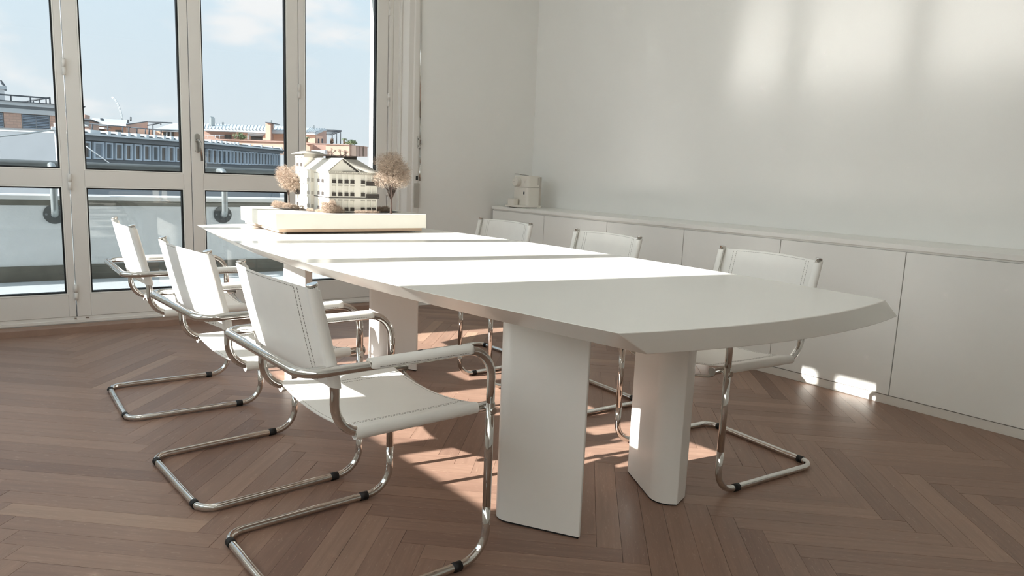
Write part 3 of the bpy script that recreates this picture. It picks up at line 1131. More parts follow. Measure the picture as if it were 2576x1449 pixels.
def rails_of(org, ux, holes, par, out=0.004, frac=0.30):
    org, ux = Vector(org), Vector(ux)
    n = Vector((ux.y, -ux.x, 0))
    for (a, c, z0, z1) in holes:
        b = MB()
        hh = (z1 - z0) * frac
        m_ = org + ux * ((a + c) / 2) + n * (out / 2) + Vector((0, 0, z0 + hh / 2))
        b.obox(m_, ux * ((c - a) / 2 + 0.0015), n * 0.0008, Vector((0, 0, hh / 2)))
        b.obox(m_ + Vector((0, 0, hh / 2)) - n * 0.001, ux * ((c - a) / 2 + 0.003), n * 0.002, Vector((0, 0, 0.0008)))
        b.obox(m_ - Vector((0, 0, hh / 2 + 0.0008)) - n * 0.001, ux * ((c - a) / 2 + 0.003), n * 0.0024, Vector((0, 0, 0.0012)))
        b.build('balcony_rail', 'mdark', par)
        b = MB()
        t_ = org + ux * ((a + c) / 2) + Vector((0, 0, z1 + 0.0045))
        b.obox(t_, ux * ((c - a) / 2 + 0.002), n * 0.0016, Vector((0, 0, 0.0042)))
        b.build('lintel', 'mgrey', par)


FZ = [0.0, 0.096, 0.178]
wins = lambda xs, w: [(x, x + w, z + 0.012, z + 0.012 + 0.062) for z in FZ for x in xs]
# facade towards the near end of the room
hs = wins([0.020, 0.062, 0.104, 0.144, 0.218], 0.024) + wins([0.262, 0.296], 0.024)
fa = facade((HX0, HY0, 0), (1, 0, 0), HX1 - HX0, HE, hs)
# facade towards the left windows
hl = wins([0.47, 0.53], 0.034)
LEN = HY1 - HY0
hl2 = [(LEN - 0.10 - 0.034, LEN - 0.10, z0, z1) for (a, c, z0, z1) in wins([0], 0.034)] + [(LEN - 0.175 - 0.034, LEN - 0.175, z0, z1) for (a, c, z0, z1) in wins([0], 0.034)]
fa2 = facade((HX0, HY1, 0), (0, -1, 0), LEN, HE, hl2)
o_ = len(fa.v)
fa.add(fa2.v, fa2.f)
fa.add([(HX1, HY0, 0), (HX1, HY1, 0), (HX1, HY1, HE), (HX1, HY0, HE), (HX0, HY1, 0), (HX0, HY1, HE), (HX0, HY0, HE)], [(0, 1, 2, 3), (1, 4, 5, 2), (6, 3, 2, 5)])
fa.build('wall', 'card', house)
rails_of((HX0, HY0, 0), (1, 0, 0), [h_ for h_ in hs if h_[0] < 0.25 or h_[2] < 0.1], house)
rails_of((HX0, HY1, 0), (0, -1, 0), hl2, house)
for z in (0.178, 0.096):   # wide balconies on the right
    b = MB()
    b.box(HX0 + 0.25, HX1 + 0.012, HY0 - 0.012, HY0 - 0.0105, z + 0.004, z + 0.026)
    b.box(HX0 + 0.25, HX1 + 0.012, HY0 - 0.013, HY0 + 0.001, z - 0.002, z + 0.002)
    b.box(HX1 + 0.011, HX1 + 0.0125, HY0 - 0.012, HY0 + 0.03, z + 0.004, z + 0.026)
    b.build('balcony', 'mdark', house)
b = MB()
b.box(HX0 - 0.004, HX1 + 0.004, HY0 - 0.004, HY0 + 0.001, 0.0925, 0.0965)
b.box(HX0 - 0.004, HX0 + 0.001, HY0 - 0.004, HY1, 0.0925, 0.0965)
b.build('belt_course', 'mdark', house)
b = MB()
b.box(HX0 - 0.003, HX1 + 0.003, HY0 - 0.003, HY0 + 0.001, HE - 0.016, HE)
b.box(HX0 - 0.003, HX0 + 0.001, HY0 - 0.003, HY1, HE - 0.016, HE)
b.build('frieze', 'mgrey', house)
b = MB()
for x in np.arange(HX0 - 0.01, HX1 + 0.012, 0.0115):
    b.box(x, x + 0.004, HY0 - 0.013, HY0, HE - 0.007, HE)
for y in np.arange(HY0 - 0.01, HY1 - 0.26, 0.0115):
    b.box(HX0 - 0.013, HX0, y, y + 0.004, HE - 0.007, HE)
b.build('eaves_bracket', 'card', house)
# bay window on the left facade
YA, YBY = 0.055, 0.265
bx = HX0 - 0.026
bw = YBY - YA
hb = [(a, a + 0.078, z + 0.010, z + 0.010 + 0.070) for z in (0.004, 0.092, 0.178) for a in (0.020, 0.112)]
fb = facade((bx, YBY, 0), (0, -1, 0), bw, 0.268, hb, 0.004)
hb2 = [(0.004, 0.022, z + 0.010, z + 0.080) for z in (0.004, 0.092, 0.178)]
fb2 = facade((bx, YA, 0), (1, 0, 0), 0.026, 0.268, hb2, 0.003)
fb.add(fb2.v, fb2.f)
fb.add([(bx, YBY, 0), (bx, YBY, 0.268), (HX0, YBY, 0), (HX0, YBY, 0.268), (bx, YA, 0.268), (HX0, YA, 0.268)], [(0, 1, 3, 2), (1, 4, 5, 3)])
bay = fb.build('bay_window', 'card', house)
b = MB()
for z in (0.0, 0.088, 0.174, 0.262):
    b.box(bx - 0.004, HX0 + 0.001, YA - 0.004, YBY + 0.004, z, z + 0.007)
b.build('cornice', 'card', bay)
b = MB()
for (a, c, z0, z1) in hb:
    y1_, y0_ = YBY - a, YBY - c
    b.box(bx - 0.001, bx + 0.0006, y0_, y1_, z0, z0 + 0.024)
for (a, c, z0, z1) in hb2:
    b.box(bx + a, bx + c, YA - 0.001, YA + 0.0006, z0, z0 + 0.024)
b.build('bay_parapet', 'mgrey', bay)
b = MB()
for (a, c, z0, z1) in hb:
    y1_, y0_ = YBY - a, YBY - c
    b.box(bx + 0.001, bx + 0.0035, (y0_ + y1_) / 2 - 0.0012, (y0_ + y1_) / 2 + 0.0012, z0, z1)
b.build('mullion', 'mgrey', bay)
# roofs
e_ = 0.014
GXC, GXR = (HX0 + 0.088), HX0 + 0.20     # gable centre and right foot
RZ = HE + 0.084
b = MB()
th_ = 0.004


def slope_(p0, p1, p2, p3):
    n = (Vector(p1) - Vector(p0)).cross(Vector(p3) - Vector(p0)).normalized() * th_
    b.loft([Vector(p) - n for p in (p0, p1, p2, p3)], [p0, p1, p2, p3])


slope_((HX0 - e_, HY0 - e_, HE), (HX0 - e_, HY1 - 0.17, HE), (GXC, HY1 - 0.17, RZ), (GXC, HY0 - e_, RZ))
slope_((GXC, HY0 - e_, RZ), (GXC, HY1 - 0.2, RZ), (GXR + e_ * 0.5, HY1 - 0.2, HE), (GXR + e_ * 0.5, HY0 - e_, HE))
fix_normals(b.build('roof', 'card', house))
b = MB()
RY = HY0 + 0.23
slope_((GXC, HY0 - e_, HE), (HX1 + e_, HY0 - e_, HE), (HX1 - 0.045, RY, RZ), (GXC, RY, RZ))
slope_((HX1 + e_, HY0 - e_, HE), (HX1 + e_, HY1, HE), (HX1 - 0.045, HY1 - 0.1, RZ), (HX1 - 0.045, RY, RZ))
slope_((GXC - 0.02, RY, RZ), (HX1 - 0.045, RY, RZ), (HX1 - 0.045, HY1, RZ), (GXC - 0.02, HY1, RZ))
fix_normals(b.build('hip_roof', 'mgrey', house))
b = MB()
b.add([(HX0 - 0.002, HY0 - 0.001, HE), (GXR, HY0 - 0.001, HE), (GXC, HY0 - 0.001, RZ - 0.006), (HX0 - 0.002, HY0 + 0.01, HE), (GXR, HY0 + 0.01, HE), (GXC, HY0 + 0.01, RZ - 0.006)], [(0, 1, 2), (5, 4, 3), (0, 3, 4, 1), (1, 4, 5, 2), (2, 5, 3, 0)])
b.build('gable', 'card', house)
b = MB()
for k in np.linspace(0.06, 0.94, 13):
    x = GXC + (GXR + e_ * 0.5 - GXC) * k
    z = RZ + (HE - RZ) * k
    b.box(x - 0.003, x + 0.003, HY0 - 0.012, HY0 + 0.001, z - 0.013, z - 0.006)
b.build('gable_bracket', 'mdark', house)
b = MB()
for i, x in enumerate(np.arange(GXC - 0.02, HX1 - 0.05, 0.0058)):
    b.box(x, x + 0.0026, RY - 0.001, RY + 0.001, RZ, RZ + 0.022)
b.box(GXC - 0.02, HX1 - 0.045, RY - 0.0015, RY + 0.0015, RZ + 0.021, RZ + 0.024)
b.box(GXC - 0.02, HX1 - 0.045, RY + 0.02, RY + 0.022, RZ, RZ + 0.018)
b.build('roof_railing', 'mdark', house)
# tower
TX0, TX1, TY0, TY1 = HX0 + 0.002, HX0 + 0.135, 0.268, 0.455
ht = [(a, a + 0.034, z + 0.012, z + 0.012 + 0.064) for z in (0.0, 0.096, 0.186, 0.276) for a in (0.035, 0.115)]
ft = facade((TX0, TY1, 0), (0, -1, 0), TY1 - TY0, T_H, ht)
ft.add([(TX0, TY0, 0), (TX1, TY0, 0), (TX1, TY0, T_H), (TX0, TY0, T_H), (TX1, TY1, 0), (TX1, TY1, T_H), (TX0, TY1, 0), (TX0, TY1, T_H)], [(0, 1, 2, 3), (1, 4, 5, 2), (4, 6, 7, 5), (3, 2, 5, 7)])
tower = ft.build('tower', 'card', house)
rails_tmp = []
org, ux = Vector((TX0, TY1, 0)), Vector((0, -1, 0))
for (a, c, z0, z1) in ht:
    b = MB().box(TX0 - 0.003, TX0 - 0.001, TY1 - c - 0.002, TY1 - a + 0.002, z0, z0 + 0.022)
    b.build('tower_rail', 'mdark', tower)
b = MB()
b.box(TX0 - 0.004, TX1 + 0.004, TY0 - 0.004, TY1 + 0.004, T_H - 0.022, T_H)
b.build('tower_frieze', 'mgrey', tower)
b = MB()
e2 = 0.022
b.box(TX0 - e2, TX1 + e2, TY0 - e2, TY1 + e2, T_H, T_H + 0.004)
b.loft([(TX0 - e2 + 0.004, TY0 - e2 + 0.004, T_H + 0.004), (TX1 + e2 - 0.004, TY0 - e2 + 0.004, T_H + 0.004), (TX1 + e2 - 0.004, TY1 + e2 - 0.004, T_H + 0.004), (TX0 - e2 + 0.004, TY1 + e2 - 0.004, T_H + 0.004)],
       [(TX0 + 0.03, TY0 + 0.03, T_H + 0.024), (TX1 - 0.03, TY0 + 0.03, T_H + 0.024), (TX1 - 0.03, TY1 - 0.03, T_H + 0.024), (TX0 + 0.03, TY1 - 0.03, T_H + 0.024)])
b.build('tower_roof', 'mgrey', tower)
b = MB().box(TX0 - 0.012, TX0 + 0.001, TY0 - 0.001, TY1 + 0.002, 0.091, 0.096)
b.box(TX0 - 0.012, TX0 - 0.010, TY0, TY1 + 0.002, 0.096, 0.118)
b.build('tower_balcony', 'mdark', tower)


# dried seafoam vegetation: many short forked sprigs
def sprigs(cl_list, count, size, seed):
    r = np.random.default_rng(seed)
    wts = np.array([c[3] * c[4] * c[5] for c in cl_list])
    idx = r.choice(len(cl_list), count, p=wts / wts.sum())
    V, Fc = [], []
    cl_ = np.array(cl_list)
    d = r.normal(size=(count, 3))
    d /= np.linalg.norm(d, axis=1)[:, None]
    rad = r.uniform(0.45, 1.05, count) ** 0.7
    P = cl_[idx, :3] + d * rad[:, None] * cl_[idx, 3:6]
    for i in range(count):
        o = P[i]
        g = d[i] * 0.6 + r.normal(size=3) * 0.55 + np.array((0, 0, 0.25))
        g /= np.linalg.norm(g)
        L = size * r.uniform(0.6, 1.4)
        s1 = np.cross(g, r.normal(size=3)); s1 /= np.linalg.norm(s1)
        w = size * 0.055
        tip = o + g * L
        k = len(V)
        V += [o - s1 * w, o + s1 * w, tip]
        Fc.append((k, k + 1, k + 2))
        for q in range(3):
            m_ = o + g * L * (0.35 + 0.25 * q)
            g2 = g * 0.5 + r.normal(size=3) * 0.7
            g2 /= np.linalg.norm(g2)
            s2 = np.cross(g2, s1); s2 /= (np.linalg.norm(s2) + 1e-9)
            l2 = L * r.uniform(0.3, 0.6)
            k = len(V)
            V += [m_ - s2 * w * 0.8, m_ + s2 * w * 0.8, m_ + g2 * l2]
            Fc.append((k, k + 1, k + 2))
            k = len(V)
            e3 = m_ + g2 * l2
            V += [e3 - s1 * w * 1.5, e3 + s1 * w * 1.5, e3 + g2 * w * 3.0]
            Fc.append((k, k + 1, k + 2))
    b = MB()
    b.add(V, Fc)
    return b


def clumps(n, rx, ry, rz, zc, cr, seed):
    r = np.random.default_rng(seed)
    out = []
    for i in range(n):
        d = r.normal(size=3); d /= np.linalg.norm(d)
        k = r.uniform(0.35, 0.8)
        s = cr * r.uniform(0.7, 1.25)
        out.append((d[0] * rx * k, d[1] * ry * k, zc + d[2] * rz * k, s, s, s * 0.9))
    return out


def branches(cls, z0, r0, seed):
    r = np.random.default_rng(seed)
    b = MB()
    b.tube([(0, 0, 0), (0.003, 0.001, z0 * 0.5), (0.0, 0.0, z0), (0.002, 0.0, z0 + 0.05)], [r0 * 1.5, r0, r0 * 0.9, r0 * 0.5], 8)
    for c in cls:
        m_ = (c[0] * 0.4 + r.uniform(-0.006, 0.006), c[1] * 0.4, z0 + (c[2] - z0) * 0.45)
        b.tube([(0, 0, z0 * 0.9), m_, c[:3]], [r0 * 0.5, r0 * 0.3, r0 * 0.12], 5)
    return b


def model_tree(loc, crown, count, size, z0, r0, seed, lab):
    t = empty('model_tree', loc, 0, am)
    t['label'] = lab
    cls = clumps(*crown, seed)
    branches(cls, z0, r0, seed).build('trunk', 'trunk', t)
    tag(sprigs(cls, count, size, seed).build('foliage', 'twig', t), kind='stuff')
    return t


model_tree((0.278, -0.292, G0), (26, 0.115, 0.11, 0.135, 0.275, 0.058), 9500, 0.016, 0.10, 0.0065, 3, 'large brown dried tree right of the model house')
model_tree((-0.185, 0.415, G0), (16, 0.075, 0.075, 0.115, 0.215, 0.044), 5200, 0.015, 0.085, 0.005, 5, 'smaller pale dried tree left of the model house')
model_tree((0.17, 0.30, G0), (9, 0.05, 0.05, 0.07, 0.29, 0.038), 2200, 0.014, 0.17, 0.004, 9, 'dried tree behind the roof of the model house')


def shrub(loc, cls, count, size, seed, lab):
    o = sprigs(cls, count, size, seed).build('model_shrub', 'twig', am)
    o.location = loc
    o['label'] = lab
    tag(o, kind='stuff')


shrub((-0.13, -0.258, G0), [(0.0, 0, 0.03, 0.038, 0.03, 0.035), (-0.03, 0.02, 0.035, 0.025, 0.025, 0.035), (0.035, 0, 0.022, 0.035, 0.022, 0.024), (0.008, 0, 0.055, 0.024, 0.02, 0.022), (0.065, 0.0, 0.012, 0.03, 0.015, 0.013)], 3600, 0.012, 21, 'pale dried shrub at the near corner of the model house')
shrub((-0.265, 0.20, G0), [(-0.03, 0.04, 0.02, 0.03, 0.03, 0.022), (0.0, -0.01, 0.015, 0.03, 0.03, 0.017), (0.03, -0.06, 0.012, 0.03, 0.03, 0.014), (0.055, -0.1, 0.012, 0.03, 0.025, 0.014), (-0.05, 0.08, 0.02, 0.025, 0.03, 0.024)], 3200, 0.011, 22, 'low dried hedge along the left of the model house')
shrub((-0.20, -0.11, G0), [(0, 0.03, 0.006, 0.02, 0.04, 0.007), (0.03, -0.05, 0.006, 0.02, 0.04, 0.007)], 1200, 0.008, 23, 'thin strip of dried grass before the model bay')
shrub((0.12, -0.262, G0), [(-0.04, 0, 0.007, 0.05, 0.01, 0.008), (0.04, 0.0, 0.007, 0.05, 0.01, 0.008)], 1200, 0.008, 24, 'thin strip of dried grass before the model front')
shrub((0.29, -0.12, G0), [(-0.02, 0, 0.014, 0.03, 0.02, 0.016), (0.03, 0.01, 0.018, 0.03, 0.02, 0.016)], 1500, 0.011, 25, 'dark low shrubs right of the model house')

# ================================================================== COFFEE MACHINE
cm = tag(empty('coffee_machine', (4.0, 4.95, 0.868)), 'white coffee capsule machine on the far end of the countertop', 'coffee machine')
fx, fy0, fy1, bxr = 3.95, 4.856, 5.054, 4.083
P = fillet([(fx, fy0, 0), (bxr, fy0, 0), (bxr, fy1, 0), (fx, fy1, 0)], [0.03, 0.008, 0.008, 0.012], closed=True, n=6)
pl = [(p.x, p.y) for p in P]
fix_normals(rel(cm, 'body', MB().prism(pl, 0.890, 1.0485), 'plastic', angle=30))
fix_normals(rel(cm, 'upper_housing', MB().prism(pl, 1.0500, 1.151), 'plastic', angle=30, bevel=0.0015))
rel(cm, 'water_tank', MB().box(bxr, bxr + 0.03, fy0 + 0.01, fy1 - 0.01, 0.893, 1.146), 'plastic_grey', bevel=0.003)
rel(cm, 'side_grille', MB().box(bxr - 0.024, bxr - 0.012, fy0 - 0.0006, fy0 + 0.002, 1.075, 1.142), 'plastic_grey')
k0 = Vector((fx, 4.985, 1.096))
b = MB().bar(k0, k0 + Vector((-0.045, -0.0, 0)), 0.038, 32)
rel(cm, 'dial', b, 'plastic', bevel=0.002, angle=40)
rel(cm, 'dial_mark', MB().box(fx - 0.0458, fx - 0.0445, 4.985 - 0.006, 4.985 + 0.022, 1.0975, 1.1005), 'plastic_grey')
rel(cm, 'button_panel', MB().box(fx - 0.0008, fx + 0.001, 4.895, 4.915, 1.083, 1.118), 'plastic', bevel=0.0005)
rel(cm, 'indicator', MB().box(fx - 0.0014, fx + 0.001, 4.8955, 4.898, 1.09, 1.108), 'plastic_grey')
rel(cm, 'display_frame', MB().box(fx - 0.001, fx + 0.001, 4.893, 4.917, 0.984, 1.016), 'bead')
rel(cm, 'display', MB().box(fx - 0.002, fx + 0.001, 4.8965, 4.9135, 0.9875, 1.0125), 'black')
b = MB()
ring = [(3.968 + 0.022 * math.cos(t), 5.035 + 0.022 * math.sin(t), 1.165) for t in np.linspace(0, 2 * PI, 20)[:-1]]
b.tube(ring, 0.0035, 8, closed=True)
b.bar((3.985, 5.02, 1.163), (4.04, 4.96, 1.152), 0.004, 8)
rel(cm, 'lever', b, 'chrome_dull')
P = fillet([(3.862, 4.85, 0), (4.115, 4.845, 0), (4.115, 5.09, 0), (3.862, 5.09, 0)], [0.05, 0.03, 0.03, 0.05], closed=True, n=8)
fix_normals(rel(cm, 'drip_base', MB().prism([(p.x, p.y) for p in P], 0.8745, 0.891), 'plastic', angle=30, bevel=0.003))
b = MB().prism([(3.90 + 0.19 * (p.x - 3.862) / 0.253, 4.87 + 0.2 * (p.y - 4.845) / 0.245) for p in P], 0.868, 0.8748)
fix_normals(rel(cm, 'base_foot', b, 'rubber'))
cm.location = (4.03, 4.786, 0.853)
cm.scale = (1, 0.95, 0.963)
cup = tag(empty('square_cup', (3.90, 5.0, 0.891)), 'small white square cup standing on the base of the coffee machine', 'cup')
P = fillet([(3.877, 4.963, 0), (3.935, 4.963, 0), (3.935, 5.045, 0), (3.877, 5.045, 0)], 0.012, closed=True, n=5)
po_ = [(p.x, p.y) for p in P]
pin = [(3.906 + (x - 3.906) * 0.9, 5.004 + (y - 5.004) * 0.92) for x, y in po_]
b = MB()
n_ = len(po_)
vv = [(x, y, 0.891) for x, y in po_] + [(x, y, 0.945) for x, y in po_] + [(x, y, 0.945) for x, y in pin] + [(x, y, 0.896) for x, y in pin]
ff = [tuple(range(n_))[::-1]] + [(r * n_ + i, r * n_ + (i + 1) % n_, (r + 1) * n_ + (i + 1) % n_, (r + 1) * n_ + i) for r in range(3) for i in range(n_)] + [tuple(range(3 * n_, 4 * n_))]
b.add(vv, ff)
fix_normals(rel(cup, 'body', b, 'plastic', angle=30))
cup.location = (3.93, 4.833, 0.8753)

# ================================================================== BALCONY
bf = MB()
bf.box(-7, 9, 5.85, 7.0, -0.5, 0.147)
bf.box(-7, 9, 5.53, 5.86, -0.5, 0.155)
bf = tag(bf.build('balcony_floor', 'slab'), 'pale stone balcony floor outside the doors', kind='structure')
pw = MB().box(-7, 9, 6.75, 7.01, 0.0, 0.79).build('wall_parapet', 'plaster')
tag(pw, 'rough white parapet wall of the balcony', kind='structure')
MB().box(-7, 9, 6.737, 6.751, 0.146, 0.268).build('skirting', 'concrete_dark', pw)
MB().box(-7, 9, 6.744, 6.7505, 0.745, 0.791).build('shaded_cap_band', 'concrete_dark', pw)  # rough grey zone below the coping, its shade put into the colour
MB().box(-7, 9, 6.71, 7.05, 0.790, 0.823).build('coping', 'coping', pw, bevel=0.003)
hr = tag(empty('handrail', (1.0, 6.9, 0.82)), 'thick grey pipe handrail above the balcony parapet', 'handrail')
rel(hr, 'rail_pipe', MB().bar((-7, 6.9, 1.057), (9, 6.9, 1.057), 0.036, 20), 'pipe')
for x in (0.318, 1.588, 2.858):
    b = MB().bar((x, 6.75, 0.676), (x, 6.737, 0.676), 0.076, 32)
    pl_ = rel(hr, 'bracket_plate', b, 'plate', bevel=0.002)
    b = MB().tube(fillet([(x, 6.737, 0.676), (x, 6.66, 0.676), (x, 6.66, 1.057), (x, 6.88, 1.057)], [0, 0.05, 0.06, 0], n=8), 0.025, 16)
    rel(hr, 'support_tube', b, 'steel')
    b = MB()
    for q in (-1, 1):
        b.bar((x + q * 0.055, 6.738, 0.676), (x + q * 0.055, 6.731, 0.676), 0.009, 10)
    rel(hr, 'bolt', b, 'steel')
turn(bf, pw, hr)

# ================================================================== THE STREET AND THE HOUSES OPPOSITE
tag(MB().box(-150, 200, 9.0, 260, -9.2, -9.0).build('ground_street', 'street'), 'street level below the balcony', kind='structure')


def face_prism(pts, back):
    """front polygon of points, pushed back by a vector"""
    pts = [Vector(p) for p in pts]
    back = Vector(back)
    return MB().loft([p + back for p in pts], pts)


def wallrect(px0, py0, px1, py1, Y, depth, out=0.0):
    """upright block facing the room: corners located on the plane Y"""
    a, b_ = at(px0, py0, Y - out), at(px1, py1, Y - out)
    return MB().box(min(a.x, b_.x), max(a.x, b_.x), Y - out, Y + depth, min(a.z, b_.z), max(a.z, b_.z))


def own(root, name, mb, m, **k):
    return rel(root, name, mb, m, **k)


# ---- brick office block, far left
Y1 = 50.0
bk = tag(empty('brick_building', (0, Y1, -9.0)), 'brick office block with grey roller blinds beyond the balcony, far left', 'building')


def atl(px, py, Y):
    """like at(), on a front parallel to the door wall, in that wall's own axes"""
    d = RZ4.inverted().to_3x3() @ ray(px, py)
    return CAM + d * (Y / d.y)


def bz(py): return atl(0, py, Y1).z


def bxx(px, py=310): return atl(px, py, Y1).x


XR_ = bxx(200)
XL_ = -16.0
own(bk, 'wall', MB().box(XL_, XR_, Y1, Y1 + 14, -9, bz(256)), 'brick')
own(bk, 'roof_edge', MB().box(XL_, XR_ + 0.3, Y1 - 0.55, Y1 + 14, bz(254.5), bz(252.5)), 'rail_dark')
own(bk, 'fascia', MB().box(XL_, XR_ + 0.2, Y1 - 0.45, Y1, bz(263), bz(254.5)), 'concrete')
own(bk, 'soffit_band', MB().box(XL_, XR_, Y1 - 0.15, Y1, bz(270.5), bz(263)), 'grey_clad')
own(bk, 'lintel_band', MB().box(XL_, XR_, Y1 - 0.22, Y1, bz(282), bz(270.5)), 'concrete')
own(bk, 'sill_band', MB().box(XL_, XR_, Y1 - 0.15, Y1, bz(392), bz(374.5)), 'concrete')
own(bk, 'band_joint', MB().box(XL_, XR_, Y1 - 0.17, Y1 - 0.14, bz(381), bz(379.5)), 'grey_clad')
piers = []
for (pa, pb) in ((-60, 10.5), (54.5, 126)):
    xa, xb = bxx(pa), bxx(pb)
    w = MB().box(xa, xb, Y1 - 0.02, Y1 + 0.1, bz(352), bz(282.5))
    wo_ = own(bk, 'window', w, 'dark_clad')
    sl_ = MB()
    z0, z1 = bz(351), bz(284)
    for q in range(17):
        zz = z0 + (z1 - z0) * (q + 0.5) / 17
        sl_.obox((((xa + xb) / 2), Y1 - 0.06, zz), ((xb - xa) / 2 - 0.03, 0, 0), (0, 0.035, 0.03), (0, -0.004, 0.004))
    l = bk.location
    sl_.v = [(x - l.x, y - l.y, z - l.z) for x, y, z in sl_.v]
    sl_.build('blind_slats', 'blind', wo_)
    mu_ = MB()
    for xx in (xa + 0.04, (xa + xb) / 2, xb - 0.04):
        mu_.box(xx - 0.02, xx + 0.02, Y1 - 0.10, Y1, z0, z1)
    mu_.v = [(x - l.x, y - l.y, z - l.z) for x, y, z in mu_.v]
    mu_.build('guide_rail', 'grey_clad', wo_)
    own(bk, 'window_sill', MB().box(xa - 0.05, xb + 0.05, Y1 - 0.2, Y1, bz(355), bz(352)), 'concrete')
    own(bk, 'lower_window', MB().box(xa, xb, Y1 - 0.06, Y1 + 0.1, bz(420), bz(393)), 'dark_glass')
for (pa, pb) in ((10.5, 54.5), (126, 168)):
    own(bk, 'pier', MB().box(bxx(pa), bxx(pb), Y1 - 0.12, Y1, bz(460), bz(282)), 'brick')
own(bk, 'pier_band', MB().box(bxx(10.5), bxx(54.5), Y1 - 0.26, Y1 - 0.1, bz(392), bz(374.5)), 'concrete')
# roof terrace rail
b = MB()
zr, zr0 = atl(0, 236, Y1).z, bz(253)
b.box(XL_, bxx(131), Y1 + 0.3, Y1 + 0.38, zr - 0.05, zr + 0.03)
for pxx in (-20, 27.5, 77, 126):
    x = bxx(pxx, 245)
    b.box(x - 0.04, x + 0.04, Y1 + 0.3, Y1 + 0.38, zr0 - 0.2, zr)
own(bk, 'terrace_railing', b, 'rail_dark')
b = MB()
zz = zr - 0.12
b.bar((bxx(126, 245), Y1 + 0.34, zz + 0.15), (bxx(15, 245), Y1 + 8, zz), 0.045, 6)
for k in np.linspace(0.08, 0.75, 6):
    x = bxx(126, 245) * (1 - k) + bxx(15, 245) * k
    b.bar((x, Y1 + 0.34 + 7.6 * k, zr0 - 0.2), (x, Y1 + 0.34 + 7.6 * k, zz + 0.1), 0.04, 6)
own(bk, 'side_railing', b, 'rail_dark')
# white chimney stack with hood and perched bird-shaped cowl
b = MB()
xa, xb = bxx(-14, 240), bxx(12, 240)
b.box(xa, xb, Y1 + 1.0, Y1 + 2.0, zr0 - 0.3, atl(0, 221, Y1).z)
own(bk, 'vent_stack', b, 'white_paint')
b = MB()
zt_ = atl(0, 217, Y1).z
b.prism([(xa - 0.1, Y1 + 0.9), (xb + 0.12, Y1 + 0.9), (xb + 0.12, Y1 + 2.1), (xa - 0.1, Y1 + 2.1)], zt_ - 0.08, zt_ + 0.09)
own(bk, 'vent_cap', b, 'concrete')
bird = tag(empty('perched_bird', (bxx(8, 212), Y1 + 1.3, zt_ + 0.09)), 'dark bird perched on the white vent stack, far left', 'bird')
bd = MB()
c0 = Vector((0, 0, 0.0))
bd.tube([(0.10, 0, 0.05), (0.05, 0, 0.09), (-0.02, 0, 0.16), (-0.06, 0, 0.25), (-0.075, 0, 0.31), (-0.10, 0, 0.335), (-0.14, 0, 0.34)], [0.015, 0.045, 0.075, 0.055, 0.04, 0.045, 0.006], 10)
bd.tube([(0.16, 0, -0.02), (0.08, 0, 0.07)], [0.012, 0.035], 6)
bd.bar((0.0, 0.02, 0.0), (0.0, 0.02, 0.1), 0.008, 6).bar((0.0, -0.02, 0.0), (0.0, -0.02, 0.1), 0.008, 6)
bd.build('body', 'rail_dark', bird)
turn(bk, bird)
# flag pole with stay cable, in front of the brick block
fp = tag(empty('street_pole', tuple(at(141, 400, 22)[:2]) + (-9.0,)), 'white pole carrying the overhead cable beyond the first door', 'pole')
p0, p1 = at(138.5, 309, 22), at(148, 440, 22)
own(fp, 'mast', MB().tube([(p1.x, 22, -9), (p1.x, 22, p1.z), (p0.x, 22, p0.z)], 0.035, 10), 'white_paint')
own(fp, 'clamp', MB().box(p0.x - 0.09, p0.x + 0.05, 21.93, 22.07, at(138, 327, 22).z, at(138, 319, 22).z), 'white_paint')
q0, q1 = at(136, 325.5, 22), at(-60, 350, 22)
tag(MB().tube([q0, (q0 * 0.66 + q1 * 0.34) + Vector((0, 0, -0.02)), q1], 0.02, 6).build('overhead_cable', 'steel'), 'thin overhead cable running left from the white pole', 'cable')
q0, q1 = at(207, 361, 14), at(300, 428, 14)
q1 = q0 + (q1 - q0) * 1.35
tag(MB().bar(q0 + (q0 - q1) * 0.35, q1, 0.008, 6).build('stay_wire', 'white_paint'), 'bright diagonal stay wire behind the second door', 'cable')

# ---- long grey office wing with a strip of windows, receding to the right
gb = tag(empty('grey_office_wing', tuple(atd(400, 405, 35)[:2]) + (-9.0,)), 'long grey office wing with a strip of narrow windows', 'building')
KX = [150, 209, 330, 452, 515, 610, 704]
KD = [28.6, 30.0, 32.7, 35.3, 37.1, 41.2, 46.6]
KT = [321.0, 325.5, 335.5, 345.2, 350.7, 360.3, 370.6]      # top of the parapet blocks
KB = [397.0, 398.9, 403.2, 407.7, 410.8, 414.0, 416.5]      # lower edge of the window strip


def gp(px, fr):
    """point on the wing: fr 0 = window strip bottom, 1 = top"""
    d = np.interp(px, KX, KD)
    return atd(px, np.interp(px, KX, KB) * (1 - fr) + np.interp(px, KX, KT) * fr, float(d))


away = Vector((-0.70, 0.71, 0))


def gband(f0, f1, out, back, pxs=KX):
    b = MB()
    for i in range(len(pxs) - 1):
        q = [gp(pxs[i], f0), gp(pxs[i + 1], f0), gp(pxs[i + 1], f1), gp(pxs[i], f1)]
        q = [p - away * out for p in q]
        b.loft([p + away * (back + out) for p in q], q)
    return b


own(gb, 'wall', gband(-6.0, 0.82, 0.0, 6.0), 'grey_clad')
own(gb, 'window_band', gband(-0.01, 0.625, 0.03, 0.0), 'dark_clad')
own(gb, 'cornice', gband(0.64, 0.80, 0.25, 0.0), 'grey_clad')
own(gb, 'gutter', gband(0.80, 0.865, 0.7, 5.0), 'concrete')
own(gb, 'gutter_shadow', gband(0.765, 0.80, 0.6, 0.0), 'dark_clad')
own(gb, 'spandrel', gband(-0.30, -0.02, 0.1, 0.0), 'dark_clad')
own(gb, 'roof_edge', gband(0.862, 0.93, 0.2, 3.0), 'dark_clad')
